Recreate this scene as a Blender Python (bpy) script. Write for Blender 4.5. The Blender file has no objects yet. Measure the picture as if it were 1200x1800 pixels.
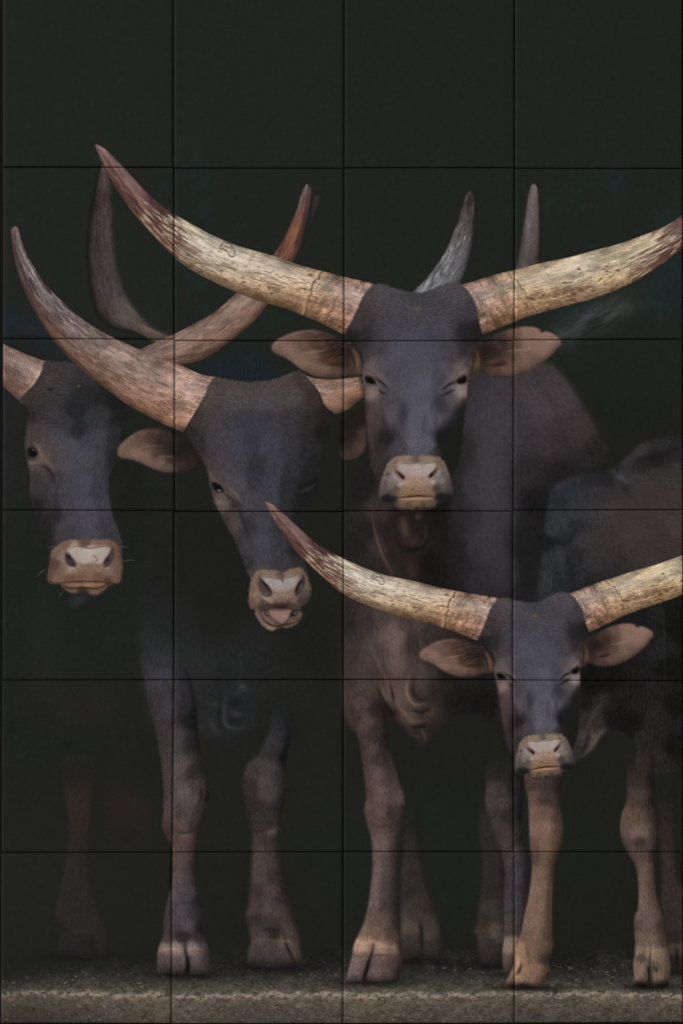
import bpy, math
import numpy as np

# A close-up of one flat object: a mural of 24 square panels (4 x 6) carrying a
# printed picture of long-horned cattle.  The panels are built as real padded
# panels with rolled edges and open joints; the picture is print on them.

scene = bpy.context.scene
PX = 0.2 / 300.0                              # metres per print cell (a panel is 0.2 m = 300 cells)

# --- camera: square on to the mural, framed as tightly as the photograph
cam_data = bpy.data.cameras.new('camera')
cam = bpy.data.objects.new('camera', cam_data)
scene.collection.objects.link(cam)
cam.location = (0.0, -3.0, 0.0)
cam.rotation_euler = (math.radians(90), 0, 0)
cam_data.sensor_fit = 'VERTICAL'
cam_data.sensor_height = 36.0
cam_data.lens = 36.0 * 3.0 / 1.2
cam_data.clip_end = 100
scene.camera = cam

# --- dim even surroundings
world = bpy.data.worlds.new('World')
scene.world = world
world.use_nodes = True
bg = world.node_tree.nodes['Background']
bg.inputs['Color'].default_value = (1.0, 1.0, 1.0, 1)
bg.inputs['Strength'].default_value = 0.27


def area_lamp(name, loc, aim, size, power, colour):
    d = bpy.data.lights.new(name, 'AREA')
    d.shape = 'DISK'; d.size = size; d.energy = power; d.color = colour
    o = bpy.data.objects.new(name, d)
    scene.collection.objects.link(o)
    o.location = loc
    v = np.array(aim, float) - np.array(loc, float)
    o.rotation_euler = (math.atan2(math.hypot(v[0], v[1]), -v[2]), 0, math.atan2(-v[0], v[1]) )
    return o


# --- one broad soft lamp well off to the left and a little above
area_lamp('soft_lamp', (-21, -19, 5), (0, 0, 0), 5.0, 8700, (1.0, 0.99, 0.985))

vs = scene.view_settings
vs.view_transform = 'Standard'
vs.look = 'None'
vs.exposure = 0.0
vs.gamma = 1.0
vs.use_curve_mapping = False
scene.render.film_transparent = False

# ---------------------------------------------------------------------------
# THE PRINT.  The photograph shows a flat picture printed on square panels, so
# the picture itself is made here as ink colour (numpy, no files): outlines,
# colour samples, hair flow and brush strokes in a 1200 x 1800 print grid.
# ---------------------------------------------------------------------------
PW, PH = 1200, 1800
rng = np.random.RandomState(7)
BLACK = (33, 36, 32)
img = np.empty((PH, PW, 3), np.float32); img[:] = BLACK
idb = np.zeros((PH, PW), np.int16)           # which printed figure / piece owns a print cell
CODES = {}                                   # code -> (figure, piece)


def code(fig, piece):
    for k, v in CODES.items():
        if v == (fig, piece):
            return k
    k = len(CODES) + 1
    CODES[k] = (fig, piece)
    return k


def spectral(n, p, seed, lo=0.0):
    """Tileable noise, power falling with frequency, mean 0 and deviation 1."""
    r = np.random.RandomState(seed)
    f = np.fft.rfft2(r.randn(n, n))
    ky = np.fft.fftfreq(n)[:, None] * n
    kx = np.fft.rfftfreq(n)[None, :] * n
    k = np.sqrt(kx * kx + ky * ky); k[0, 0] = 1
    a = 1.0 / np.maximum(k, lo) ** p
    a[0, 0] = 0
    o = np.fft.irfft2(f * a, s=(n, n))
    return ((o - o.mean()) / o.std()).astype(np.float32)


NF = 1024
FBM = spectral(NF, 1.5, 3, 3.0)
FBM2 = spectral(NF, 1.25, 4, 8.0)
FINE = spectral(NF, 0.55, 5, 40.0)
MED = spectral(NF, 1.6, 6, 24.0)
HAIR = spectral(NF, 0.9, 8, 170.0)       # short hair: nothing coarser than a few cells


def samp(n, x, y):
    x = np.asarray(x, np.float32); y = np.asarray(y, np.float32)
    xf = np.floor(x); yf = np.floor(y)
    fx = x - xf; fy = y - yf
    x0 = xf.astype(np.int32) % NF; y0 = yf.astype(np.int32) % NF
    x1 = (x0 + 1) % NF; y1 = (y0 + 1) % NF
    return (n[y0, x0] * (1 - fx) + n[y0, x1] * fx) * (1 - fy) + (n[y1, x0] * (1 - fx) + n[y1, x1] * fx) * fy


def spline(P, closed=False, n=10):
    P = np.asarray(P, float)
    if closed:
        Q = np.vstack([P[-1:], P, P[:2]])
    else:
        Q = np.vstack([2 * P[:1] - P[1:2], P, 2 * P[-1:] - P[-2:-1]])
    t = np.linspace(0, 1, n, endpoint=False)[:, None]
    out = []
    for i in range(1, len(Q) - 2):
        a, b, c, d = Q[i - 1], Q[i], Q[i + 1], Q[i + 2]
        out.append(0.5 * (2 * b + (c - a) * t + (2 * a - 5 * b + 4 * c - d) * t ** 2 + (3 * b - a - 3 * c + d) * t ** 3))
    if not closed:
        out.append(Q[-2:-1])
    return np.vstack(out)


def box1(a, r, ax):
    k = 2 * r + 1
    pad = [(0, 0)] * a.ndim; pad[ax] = (r + 1, r)
    c = np.cumsum(np.pad(a, pad, mode='edge'), axis=ax, dtype=np.float64)
    n = a.shape[ax]
    hi = np.take(c, np.arange(k, k + n), axis=ax); lo = np.take(c, np.arange(0, n), axis=ax)
    return ((hi - lo) / k).astype(np.float32)


def blur(a, s):
    r = int(round(s * 0.98 + 0.01))
    if r < 1:
        if s <= 0.15:
            return a
        for ax in (0, 1):
            b = np.take(a, np.clip(np.arange(a.shape[ax]) - 1, 0, None), axis=ax)
            c = np.take(a, np.clip(np.arange(a.shape[ax]) + 1, None, a.shape[ax] - 1), axis=ax)
            a = a * (1 - s) + (b + c) * (s * .5)
        return a
    for _ in range(3):
        a = box1(box1(a, r, 0), r, 1)
    return a


def fill(P, x0, y0, w, h, ss=4):
    """Antialiased polygon coverage on a w x h window."""
    P = np.asarray(P, float)
    A = P - (x0, y0); B = np.roll(A, -1, axis=0)
    ys = (np.arange(h * ss) + .5) / ss
    acc = np.zeros((h * ss, w + 2), np.float32)
    for (ax, ay), (bx, by) in zip(A, B):
        if ay == by:
            continue
        d = 1.0 if by > ay else -1.0
        lo, hi = (ay, by) if ay < by else (by, ay)
        i0 = max(0, int(math.ceil(lo * ss - .5))); i1 = min(h * ss, int(math.ceil(hi * ss - .5)))
        if i1 <= i0:
            continue
        x = np.clip(ax + (ys[i0:i1] - ay) * (bx - ax) / (by - ay), 0, w)
        xi = x.astype(np.int32); f = (x - xi).astype(np.float32)
        rows = np.arange(i0, i1)
        acc[rows, xi] += d * (1 - f); acc[rows, xi + 1] += d * f
    m = np.abs(np.cumsum(acc, axis=1))[:, :w]
    return np.clip(m.reshape(h, ss, w).mean(axis=1), 0, 1).astype(np.float32)


# current placing of the drawing: similarity map from drawing coordinates to the print
PLACE = [1.0, 0.0, 0.0, 0.0]      # a, b, tx, ty :  x' = a x + b y + tx ; y' = -b x + a y + ty


def place(P):
    a, b, tx, ty = PLACE
    P = np.asarray(P, float)
    return np.stack([a * P[..., 0] + b * P[..., 1] + tx, -b * P[..., 0] + a * P[..., 1] + ty], -1)


def unplace(X, Y):
    a, b, tx, ty = PLACE
    d = a * a + b * b
    x = X - tx; y = Y - ty
    return (a * x - b * y) / d, (b * x + a * y) / d


def scale():
    return math.hypot(PLACE[0], PLACE[1])


def Z(x0, y0, f):
    """Outline points read off an enlargement of the print -> print coordinates."""
    return lambda pts: [(x0 + f * p[0], y0 + f * p[1]) + tuple(p[2:]) for p in pts]


class Layer:
    def __init__(self, pts, base=(50, 45, 45), soft=0.6, pad=14, smooth=True, raw=False):
        if raw:
            P = np.asarray(pts, float)
        else:
            P = place(spline(pts, True) if smooth else np.asarray(pts, float))
        k = scale()
        self.k = k
        p = int(pad + 3 * soft)
        x0 = int(max(0, math.floor(P[:, 0].min()) - p)); x1 = int(min(PW, math.ceil(P[:, 0].max()) + p))
        y0 = int(max(0, math.floor(P[:, 1].min()) - p)); y1 = int(min(PH, math.ceil(P[:, 1].max()) + p))
        self.x0, self.y0, self.w, self.h = x0, y0, x1 - x0, y1 - y0
        m = fill(P, x0, y0, self.w, self.h)
        self.hard = m
        self.m = blur(m, soft * k)
        gx, gy = np.meshgrid(np.arange(x0, x1) + .5, np.arange(y0, y1) + .5)
        self.GX, self.GY = gx.astype(np.float32), gy.astype(np.float32)
        self.X, self.Y = [q.astype(np.float32) for q in unplace(gx, gy)]
        self.c = np.empty((self.h, self.w, 3), np.float32); self.c[:] = base

    # colour field interpolated from samples (x, y, (r,g,b)) or with a reach (x, y, rgb, s)
    def field(self, S, s=10.0, p=2.3, hue=1.6):
        step = 3
        X = self.X[::step, ::step]; Y = self.Y[::step, ::step]
        num = np.zeros(X.shape, np.float32); den = np.zeros(X.shape, np.float32)
        cn = np.zeros(X.shape + (3,), np.float32); cd_ = np.zeros(X.shape, np.float32)
        for q in S:
            d2 = (X - q[0]) ** 2 + (Y - q[1]) ** 2
            col = np.asarray(q[2], np.float32); lum = float(col @ (.3, .6, .1))
            w = 1 / ((d2 + s * s) / 100.0) ** p                  # light and dark follow the samples closely
            num += w * lum; den += w
            w = 1 / ((d2 + 9 * s * s) / 900.0) ** hue            # the hue changes slowly
            cn += w[..., None] * (col / lum); cd_ += w
        f = (num / den)[..., None] * cn / cd_[..., None]
        iy = np.minimum(np.arange(self.h) / step, f.shape[0] - 1.001); ix = np.minimum(np.arange(self.w) / step, f.shape[1] - 1.001)
        iy = np.maximum(iy, 0); ix = np.maximum(ix, 0)
        y0 = iy.astype(int); x0 = ix.astype(int); fy = (iy - y0)[:, None, None]; fx = (ix - x0)[None, :, None]
        y1 = np.minimum(y0 + 1, f.shape[0] - 1); x1 = np.minimum(x0 + 1, f.shape[1] - 1)
        self.c = ((f[y0][:, x0] * (1 - fx) + f[y0][:, x1] * fx) * (1 - fy) + (f[y1][:, x0] * (1 - fx) + f[y1][:, x1] * fx) * fy).astype(np.float32)
        return self

    def mix(self, a, rgb):
        self.c += (np.asarray(rgb, np.float32) - self.c) * np.clip(a, 0, 1)[..., None]
        return self

    def blob(self, x, y, rx, ry, rgb, a=1.0, ang=0.0, hard=1.0):
        t = math.radians(ang); cs, sn = math.cos(t), math.sin(t)
        dx = self.X - x; dy = self.Y - y
        u = (dx * cs + dy * sn) / rx; v = (-dx * sn + dy * cs) / ry
        return self.mix(a * np.exp(-(u * u + v * v) ** hard), rgb)

    def dist(self, pts, w0, w1=None):
        """Brush profile of a stroke: 1 on the line, falling over its width."""
        P = spline(pts, False, 6)
        w1 = w0 if w1 is None else w1
        best = np.full(self.X.shape, 1e9, np.float32)
        mx = max(w0, w1) * 3.2 + 2
        lo = place(P).min(axis=0) - mx; hi = place(P).max(axis=0) + mx
        a0 = max(0, int(lo[1]) - self.y0); a1 = max(0, int(hi[1]) + 1 - self.y0); b0 = max(0, int(lo[0]) - self.x0); b1 = max(0, int(hi[0]) + 1 - self.x0)
        X = self.X[a0:a1, b0:b1]; Y = self.Y[a0:a1, b0:b1]
        if X.size == 0:
            return best * 0
        bb = best[a0:a1, b0:b1]
        tt = np.ones_like(best); tb = tt[a0:a1, b0:b1]
        n = len(P) - 1
        for i in range(n):
            d = P[i + 1] - P[i]; L = max(1e-6, float(d @ d))
            t = np.clip(((X - P[i, 0]) * d[0] + (Y - P[i, 1]) * d[1]) / L, 0, 1)
            w = max(.3, w0 + (w1 - w0) * (i + .5) / n)
            q = ((X - P[i, 0] - t * d[0]) ** 2 + (Y - P[i, 1] - t * d[1]) ** 2) / (w * w)
            along = (i + t) / n
            tp = np.minimum(1, 3.2 * along * (1 - along) + .12)
            new = q < bb
            bb[new] = q[new]; tb[new] = tp[new]
        return np.exp(-np.minimum(best, 60.0)) * tt

    def stroke(self, pts, w0, rgb, a=1.0, w1=None):
        return self.mix(a * self.dist(pts, w0, w1), rgb)

    def poly(self, pts, rgb, a=1.0, soft=1.0, smooth=True):
        P = place(spline(pts, True) if smooth else pts)
        m = blur(fill(P, self.x0, self.y0, self.w, self.h), soft * self.k)
        return self.mix(a * m, rgb)

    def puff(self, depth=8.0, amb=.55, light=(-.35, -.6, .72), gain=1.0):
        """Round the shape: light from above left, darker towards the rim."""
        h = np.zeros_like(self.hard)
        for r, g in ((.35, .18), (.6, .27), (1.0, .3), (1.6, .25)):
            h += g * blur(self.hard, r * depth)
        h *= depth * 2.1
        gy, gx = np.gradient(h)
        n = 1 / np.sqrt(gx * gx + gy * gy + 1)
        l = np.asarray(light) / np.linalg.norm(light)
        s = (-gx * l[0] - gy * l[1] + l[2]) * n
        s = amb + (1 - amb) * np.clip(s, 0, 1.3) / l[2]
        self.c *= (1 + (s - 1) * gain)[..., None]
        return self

    # hair: noise drawn out along a flow given by (x, y, dx, dy)
    def fur(self, flow, amp=.10, length=9, patch=.05):
        X, Y = self.X, self.Y
        vx = np.zeros_like(X); vy = np.zeros_like(X)
        for (x, y, dx, dy) in flow:
            w = 1 / (((X - x) ** 2 + (Y - y) ** 2) + 300.0) ** 1.5 * 1e6
            vx += w * dx; vy += w * dy
        t = np.sqrt(vx * vx + vy * vy) + 1e-6; vx /= t; vy /= t
        jit = samp(FBM2, X * 1.6, Y * 1.6) * .22 + samp(HAIR, X * .5, Y * .5) * .10
        c, s = np.cos(jit), np.sin(jit)
        vx, vy = vx * c - vy * s, vx * s + vy * c
        length = int(max(3, length * .5)); acc = np.zeros_like(X); tot = 0
        for i in range(-length, length + 1):
            g = math.exp(-(i / (length * .6)) ** 2)
            acc += g * samp(HAIR, (X + vx * i) * 1.7, (Y + vy * i) * 1.7); tot += g
        acc /= max(acc.std(), 1e-3)
        acc = np.clip(acc, -2.2, 2.2)
        self.c *= np.maximum(1 + .36 * amp * acc + .024 * samp(HAIR, X * 2.1, Y * 2.1) + patch * .35 * samp(FBM, X * 4, Y * 4), .3)[..., None]
        return self

    def fade(self, y0, y1):
        """Let the figure sink into the dark from y0 (gone) to y1 (full)."""
        t = np.clip((self.Y - y0) / (y1 - y0), 0, 1)
        self.m = self.m * (t * t * (3 - 2 * t))
        return self

    def tone(self, gain, gamma=1.0, pivot=60.0):
        self.c = pivot * (np.maximum(self.c, 1) / pivot) ** gamma * gain
        return self

    def tint(self, r, g, b):
        self.c *= np.array((r, g, b), np.float32)
        return self

    def mottle(self, amp=.06, f=4.0, n=None):
        self.c *= (1 + amp * samp(FBM if n is None else n, self.X * f, self.Y * f))[..., None]
        return self

    def done(self, cd=0, alpha=1.0, clip=None):
        m = self.m * alpha
        if clip is not None:
            m = m * clip
        ys, xs = slice(self.y0, self.y0 + self.h), slice(self.x0, self.x0 + self.w)
        img[ys, xs] += (np.clip(self.c, 0, 255) - img[ys, xs]) * m[..., None]
        if cd:
            t = idb[ys, xs]; t[m > .5] = cd
        return self


def mask_hair(L, pts, amp, f=1.0):
    """Rag a layer's edge with short hair tufts along part of its outline."""
    n = samp(HAIR, L.X * .8, L.Y * .5)
    L.m = np.clip(L.m + (blur(L.hard, 2.2) - .5) * 0 + amp * .55 * n * (4 * L.m * (1 - L.m)), 0, 1)
    return L


def ramp(u, stops):
    xs = [s[0] for s in stops]
    return np.stack([np.interp(u, xs, [s[1][i] for s in stops]) for i in range(3)], -1).astype(np.float32)


def horn(top, bot, stops, cd, seed=0, soft=.45, streak=.14, spot=.25, rings=(), ringnoise=0.0, tipmix=None, worms=None,
         warm=(150, 105, 70), cool=(190, 185, 180), shade=1.0, grain=.06, alpha=1.0, warmth=.45, coolness=.25, end=None, extra=None, tipcool=.12, flecks=()):
    """A horn between its upper and lower outline; u runs base (0) to tip (1), v from upper edge (-1) to lower (+1)."""
    T = spline(top, False, 30); B = spline(bot, False, 30)

    def even(P, n):
        d = np.r_[0, np.cumsum(np.hypot(*np.diff(P, axis=0).T))]
        q = np.linspace(0, d[-1], n)
        return np.stack([np.interp(q, d, P[:, 0]), np.interp(q, d, P[:, 1])], -1), d[-1]
    T, lt = even(T, 400); B, lb = even(B, 400)
    edge = np.vstack([T, B[::-1]]) if end is None else np.vstack([T, B[::-1], spline(end, False, 8)[::-1]])
    L = Layer(place(edge), raw=True, soft=soft)
    n_u = int(max(lt, lb) * scale() * 2.4) + 20
    wid = np.hypot(*(T - B).T)
    n_v = int(wid.max() * scale() * 2.6) + 20
    vx = 1.25 + 3.5 * soft / max(6.0, wid.mean() / 2)
    u = np.linspace(-.03, 1.0, n_u); v = np.linspace(-vx, vx, int(n_v * vx))
    ui = np.linspace(0, 1, 400)

    def ev(P):
        x = np.interp(u, ui, P[:, 0]); y = np.interp(u, ui, P[:, 1])
        neg = u < 0
        d = (P[4] - P[0]) / (4 / 399.)
        x[neg] = P[0, 0] + d[0] * u[neg]; y[neg] = P[0, 1] + d[1] * u[neg]
        return np.stack([x, y], -1)
    Tu, Bu = ev(T), ev(B)
    f = (v[None, :, None] + 1) / 2
    Q = place(Tu[:, None] * (1 - f) + Bu[:, None] * f)
    xi = np.floor(Q[..., 0]).astype(int) - L.x0; yi = np.floor(Q[..., 1]).astype(int) - L.y0
    ok = (xi >= 0) & (yi >= 0) & (xi < L.w) & (yi < L.h)
    U = np.zeros((L.h, L.w), np.float32); V = np.zeros((L.h, L.w), np.float32); N = np.zeros((L.h, L.w), np.float32)
    uu = np.broadcast_to(u[:, None], ok.shape); vv = np.broadcast_to(v[None, :], ok.shape)
    np.add.at(U, (yi[ok], xi[ok]), uu[ok]); np.add.at(V, (yi[ok], xi[ok]), vv[ok]); np.add.at(N, (yi[ok], xi[ok]), 1)
    N = np.maximum(N, 1); U /= N; V /= N
    U = blur(U, .5); V = np.clip(blur(V, .5), -1.05, 1.05)
    ln = (lt + lb) / 2
    A = U * ln                                  # distance along, in print pixels
    half = np.interp(U, ui, wid / 2)
    C = V * half                                # distance across
    so = seed * 131.7
    s1 = samp(FBM2, A * .35 + so, C * 3.0 + so)
    s2 = samp(FINE, A * .16 + so, C * 1.5 + so * 2)
    wob = U + .018 * s1 + .012 * samp(FBM, A * 1.2 + so, C * 1.2)
    if tipmix:                                  # ragged change from pale horn to dark tip, reaching further back on the underside
        e = samp(FBM2, A * .45 + so, C * 3.0 + 70) * .05 + samp(MED, A * .30, C * 1.6 + so) * .035 + .085 * np.clip(V, -.6, 1)
        wob = U + (e + .0) * np.exp(-((U - tipmix[0]) / tipmix[1]) ** 2)
    L.c = ramp(wob, stops)
    lum = 1 + streak * (.55 * s1 + .22 * s2 + .55 * samp(FBM, A * 3 + so, C * 5) + .35 * samp(MED, A * .9 + so, C * 2.2)) + grain * .6 * samp(HAIR, A * .8 + so, C * 1.2)
    L.c *= np.clip(lum, .35, 1.6)[..., None]
    if ringnoise:
        r = (.7 * samp(FBM2, A * 2.6 + so, C * .9 + so) + .6 * samp(FBM, A * 5 + so, C * 3)) * np.exp(-(U / .17) ** 2)
        L.c *= np.clip(1 - ringnoise * np.clip(r, -1, 2), .45, 1.2)[..., None]
    if spot:
        q = samp(MED, A * 1.3 + so, C * 2.2 + so) + .5 * samp(FBM2, A * 2.0, C * 3.0 + so)
        low = np.clip(.35 + .65 * V, .05, 1)
        L.mix(spot * np.clip((q - .55) * 1.6, 0, 1) * low * np.clip((.86 - U) * 6, 0, 1), (86, 62, 44))
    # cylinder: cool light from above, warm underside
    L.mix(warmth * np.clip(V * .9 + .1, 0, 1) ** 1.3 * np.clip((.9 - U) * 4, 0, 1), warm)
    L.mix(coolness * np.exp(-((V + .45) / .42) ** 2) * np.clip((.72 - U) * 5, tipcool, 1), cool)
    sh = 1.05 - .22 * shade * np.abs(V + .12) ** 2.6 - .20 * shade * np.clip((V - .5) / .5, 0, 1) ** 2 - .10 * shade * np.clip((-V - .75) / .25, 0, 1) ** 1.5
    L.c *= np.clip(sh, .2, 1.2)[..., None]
    if worms:
        for (u0, u1, v0, v1, fr, st) in worms:
            q = samp(MED, A * fr + so + 40, C * fr + so)
            reg = np.exp(-(np.abs((U - (u0 + u1) / 2) / ((u1 - u0) / 2)) ** 4) - np.abs((V - (v0 + v1) / 2) / ((v1 - v0) / 2)) ** 4)
            gate = np.clip(samp(FBM2, A * 1.7 + 9, C * 1.7) * 1.2 + .35, 0, 1)
            L.mix(st * np.exp(-(q / .10) ** 2) * reg * gate, (70, 52, 40))
    for (ur, slope, wd, st) in rings:
        q = U - ur - slope * V + .006 * samp(FBM, A * 0 + ur * 999, C * 2.5) + .0012 * samp(FBM2, A * 0 + ur * 777, C * 9)
        st = st * np.clip(.85 + .3 * samp(FBM, A * 0 + 5, C * 5), .55, 1)
        L.mix(st * np.exp(-(q / wd) ** 2), (78, 56, 40))
        L.mix(.5 * st * np.exp(-((q - wd * 2.0) / (wd * 1.3)) ** 2), (205, 180, 140))
    fr_ = np.random.RandomState(seed + 500)
    for (n, u0, u1, v0, v1, lo, hi, w, col, al) in flecks:      # streaks that run along the horn
        for _ in range(n):
            a0 = fr_.uniform(u0, u1); v_ = fr_.uniform(v0, v1); dl = fr_.uniform(lo, hi) / ln
            pts = []
            for kk in range(4):
                uk = min(max(a0 + dl * kk / 3, 0), 1); vk = v_ + fr_.uniform(-.035, .035)
                t0 = np.array([np.interp(uk, ui, T[:, 0]), np.interp(uk, ui, T[:, 1])]); b0 = np.array([np.interp(uk, ui, B[:, 0]), np.interp(uk, ui, B[:, 1])])
                pts.append(tuple(t0 + (b0 - t0) * (vk + 1) / 2))
            L.stroke(pts, fr_.uniform(.6, 1.3) * w, col, fr_.uniform(.35, 1.0) * al)
    if extra:
        extra(L, A, C)
    return L.done(cd, alpha)
Z0 = Z(0, 200, 1 / 3.)
Z1 = Z(460, 460, .45)
Z2 = Z(200, 620, .38333)
Z3 = Z(0, 560, .2888)
ZB1 = Z(140, 240, .45)
ZB2 = Z(700, 300, .41667)
ZB4 = Z(560, 900, .3)
ZC1 = Z(220, 1120, .3445)
ZC2 = Z(580, 1180, .3223)
ZC3 = Z(840, 740, .33333)
ZC4 = Z(860, 1300, .28333)
ZC5 = Z(0, 1040, .4222)
DOWN = [(600, 900, 0, 1)]


def paint_background():
    X, Y = np.meshgrid(np.arange(PW, dtype=np.float32), np.arange(PH, dtype=np.float32))
    n = samp(FBM, X * .9, Y * .5); m = samp(FBM2, X * .7 + 300, Y * .45)
    wall = np.exp(-((Y - 430) / 190) ** 4) * np.clip((X - 120) / 250, 0, 1)
    m2 = samp(FBM2, X * 1.8 + 90, Y * 1.1 + 40)
    a = np.clip(.10 + .22 * n + .16 * m + .12 * m2, 0, 1) * wall * .6
    img[:] += (np.array((30, 50, 54), np.float32) - img) * a[..., None]
    img[:] += (np.array((31, 31, 26), np.float32) - img) * (np.clip((Y - 550) / 300, 0, 1) * .8)[..., None]
    low = np.exp(-((Y - 1500) / 170) ** 2) * np.exp(-((X - 800) / 380) ** 2)
    img[:] += (np.array((33, 37, 36), np.float32) - img) * (low * .4)[..., None]
    corner = np.exp(-((Y - 1560) / 140) ** 2) * np.clip((420 - X) / 300, 0, 1)
    img[:] += (np.array((36, 37, 34), np.float32) - img) * (corner * .6)[..., None]


def paint_ground():
    g = code('ledge', 'ledge')
    L = Layer([(-20, 1716), (60, 1708), (180, 1697), (320, 1688), (480, 1680), (640, 1672), (760, 1664), (900, 1672), (1040, 1676), (1220, 1684), (1220, 1812), (-20, 1812)], smooth=False, soft=11)
    X, Y = L.X, L.Y
    edge = 1747 + 2 * samp(FBM, X * 1.2, X * 0) + (60 - X).clip(0) * .05 + 1.6 * samp(MED, X * .9, Y * 1.2)
    t = np.clip((Y - 1678) / 66, 0, 1)
    top = ramp(t, [(0, (28, 28, 26)), (.35, (37, 36, 34)), (.65, (54, 52, 48)), (1, (82, 77, 70))])
    side = np.clip(1 - np.abs(X - 640) / 1500, 0, 1)
    f = np.clip((Y - edge) / 5 + .5, 0, 1)
    d = np.clip((Y - edge) / 52, 0, 1)
    face = ramp(d, [(0, (112, 102, 91)), (.12, (96, 87, 77)), (.5, (84, 76, 67)), (1, (72, 64, 57))])
    L.c = top * (1 - f[..., None]) + face * f[..., None]
    bl = np.clip(samp(FBM, X * 2.3 + 60, Y * 3 + 10) * .5 + .1, 0, 1)
    L.mix(bl * .45, (64, 62, 58))
    L.c *= (1 + .07 * samp(FBM2, X * 3, Y * 5) + .05 * samp(MED, X * 2.5, Y * 3.5) + .045 * samp(HAIR, X * .8, Y * .8))[..., None]
    # rubbed pale edge
    ch = np.exp(-((Y - edge - 4) / 5) ** 2) * np.clip(.45 + .7 * samp(MED, X * 2.4 + 30, Y * 3), 0, 1)
    L.mix(ch * .9, (146, 134, 119))
    # dark lower left corner and shade along the left
    L.blob(30, 1800, 120, 40, (50, 46, 43), .6)
    L.blob(0, 1715, 60, 26, (34, 35, 33), .8)
    # straw and grit
    r = np.random.RandomState(21)
    for i in range(520):
        x = r.uniform(0, PW); y = 1686 + 110 * r.rand() ** 1.3
        ln = r.uniform(1.5, 10) * (1 if y < 1748 else .7); an = r.normal(0, .5)
        q = r.rand()
        col = (128, 118, 96) if q < .45 else ((150, 138, 120) if q < .58 else (30, 30, 27))
        L.stroke([(x, y), (x + ln * .5 * math.cos(an), y + ln * .5 * math.sin(an) + r.normal(0, .6)), (x + ln * math.cos(an), y + ln * math.sin(an))], r.uniform(.6, 1.5), col, r.uniform(.25, .8) * np.clip((y - 1676) / 40, .25, 1))
    L.done(g)


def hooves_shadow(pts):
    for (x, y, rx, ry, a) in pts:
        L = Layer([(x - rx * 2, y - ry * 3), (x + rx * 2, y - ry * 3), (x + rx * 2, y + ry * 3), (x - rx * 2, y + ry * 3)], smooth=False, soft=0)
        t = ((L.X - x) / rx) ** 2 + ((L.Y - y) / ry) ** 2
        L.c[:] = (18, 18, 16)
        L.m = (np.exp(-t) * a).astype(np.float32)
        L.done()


FACE_FLOW = Z1([(600, 180, 0, -1), (500, 140, -1, -.7), (720, 140, 1, -.7), (600, 300, 0, 1), (450, 260, -1, .3), (760, 260, 1, .3), (600, 480, 0, 1), (450, 450, -.6, 1), (760, 430, .6, 1), (600, 700, 0, 1), (440, 600, -.2, 1), (740, 600, .2, 1), (640, 200, 1, -.1), (560, 200, -1, -.1)])


def ear_c_left(cd):
    L = Layer(Z1([(38, 335), (55, 308), (110, 280), (180, 265), (250, 275), (320, 308), (350, 322), (385, 370), (392, 440), (340, 445), (290, 455), (220, 450), (160, 425), (100, 380), (52, 357)]), soft=.8)
    S = [(60, 330, (112, 92, 84)), (120, 290, (98, 78, 72)), (180, 275, (78, 62, 58)), (250, 285, (60, 48, 46)), (310, 315, (46, 38, 37)), (110, 345, (126, 103, 92)), (170, 330, (104, 80, 68)),
         (220, 320, (86, 60, 48)), (270, 330, (58, 42, 36)), (320, 350, (40, 33, 31)), (150, 385, (124, 102, 92)), (200, 370, (118, 94, 84)), (250, 380, (74, 54, 45)), (300, 385, (58, 41, 33)), (330, 400, (44, 34, 30)),
         (200, 430, (104, 84, 76)), (250, 420, (112, 90, 80)), (290, 425, (92, 72, 62)), (270, 450, (84, 68, 62)), (335, 440, (84, 64, 54)), (365, 400, (92, 70, 60)), (372, 350, (66, 52, 48)), (345, 330, (40, 34, 33)), (385, 430, (82, 64, 57))]
    L.field([(460 + .45 * x, 460 + .45 * y, c) for x, y, c in S], s=10)
    Zs = lambda p, w, c, a, w1=None: L.stroke(Z1(p), w, c, a, w1)
    L.blob(*Z1([(295, 350)])[0], 30, 19, (38, 30, 28), .72, 12); L.blob(*Z1([(230, 330)])[0], 20, 10, (72, 50, 43), .45); L.blob(*Z1([(250, 300)])[0], 26, 8, (56, 45, 43), .5); L.blob(*Z1([(190, 400)])[0], 34, 7, (132, 109, 98), .35, 15)
    Zs([(200, 318), (235, 322), (262, 338)], 5, (104, 66, 46), .4)
    Zs([(150, 360), (200, 352), (250, 350)], 2.2, (140, 118, 105), .5)
    Zs([(230, 385), (270, 390), (318, 383)], 4, (104, 70, 50), .4)
    Zs([(245, 400), (285, 402), (310, 405)], 3, (42, 31, 27), .6)
    Zs([(350, 330), (372, 375), (380, 430)], 3, (118, 92, 78), .6)
    Zs([(338, 345), (358, 385), (362, 440)], 2.2, (38, 30, 28), .7)
    Zs([(60, 318), (110, 287), (180, 271), (240, 279)], 1.6, (122, 104, 98), .35)
    Zs([(336, 318), (346, 314), (352, 318)], 1.2, (190, 186, 180), .8)
    for i in range(46):
        x = 190 + (i * 37 % 120); y = 300 + (i * 53 % 90)
        Zs([(x, y), (x + 14, y - 10 + i % 7), (x + 34, y - 12 + i % 11)], .9, (112, 96, 86) if i % 3 else (32, 26, 24), .25)
    L.fur(Z1([(150, 340, -1, .35), (300, 330, -1, -.4), (250, 430, -1, .1), (370, 400, .1, 1)]), .07, 8)
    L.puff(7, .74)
    L.done(cd)


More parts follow.
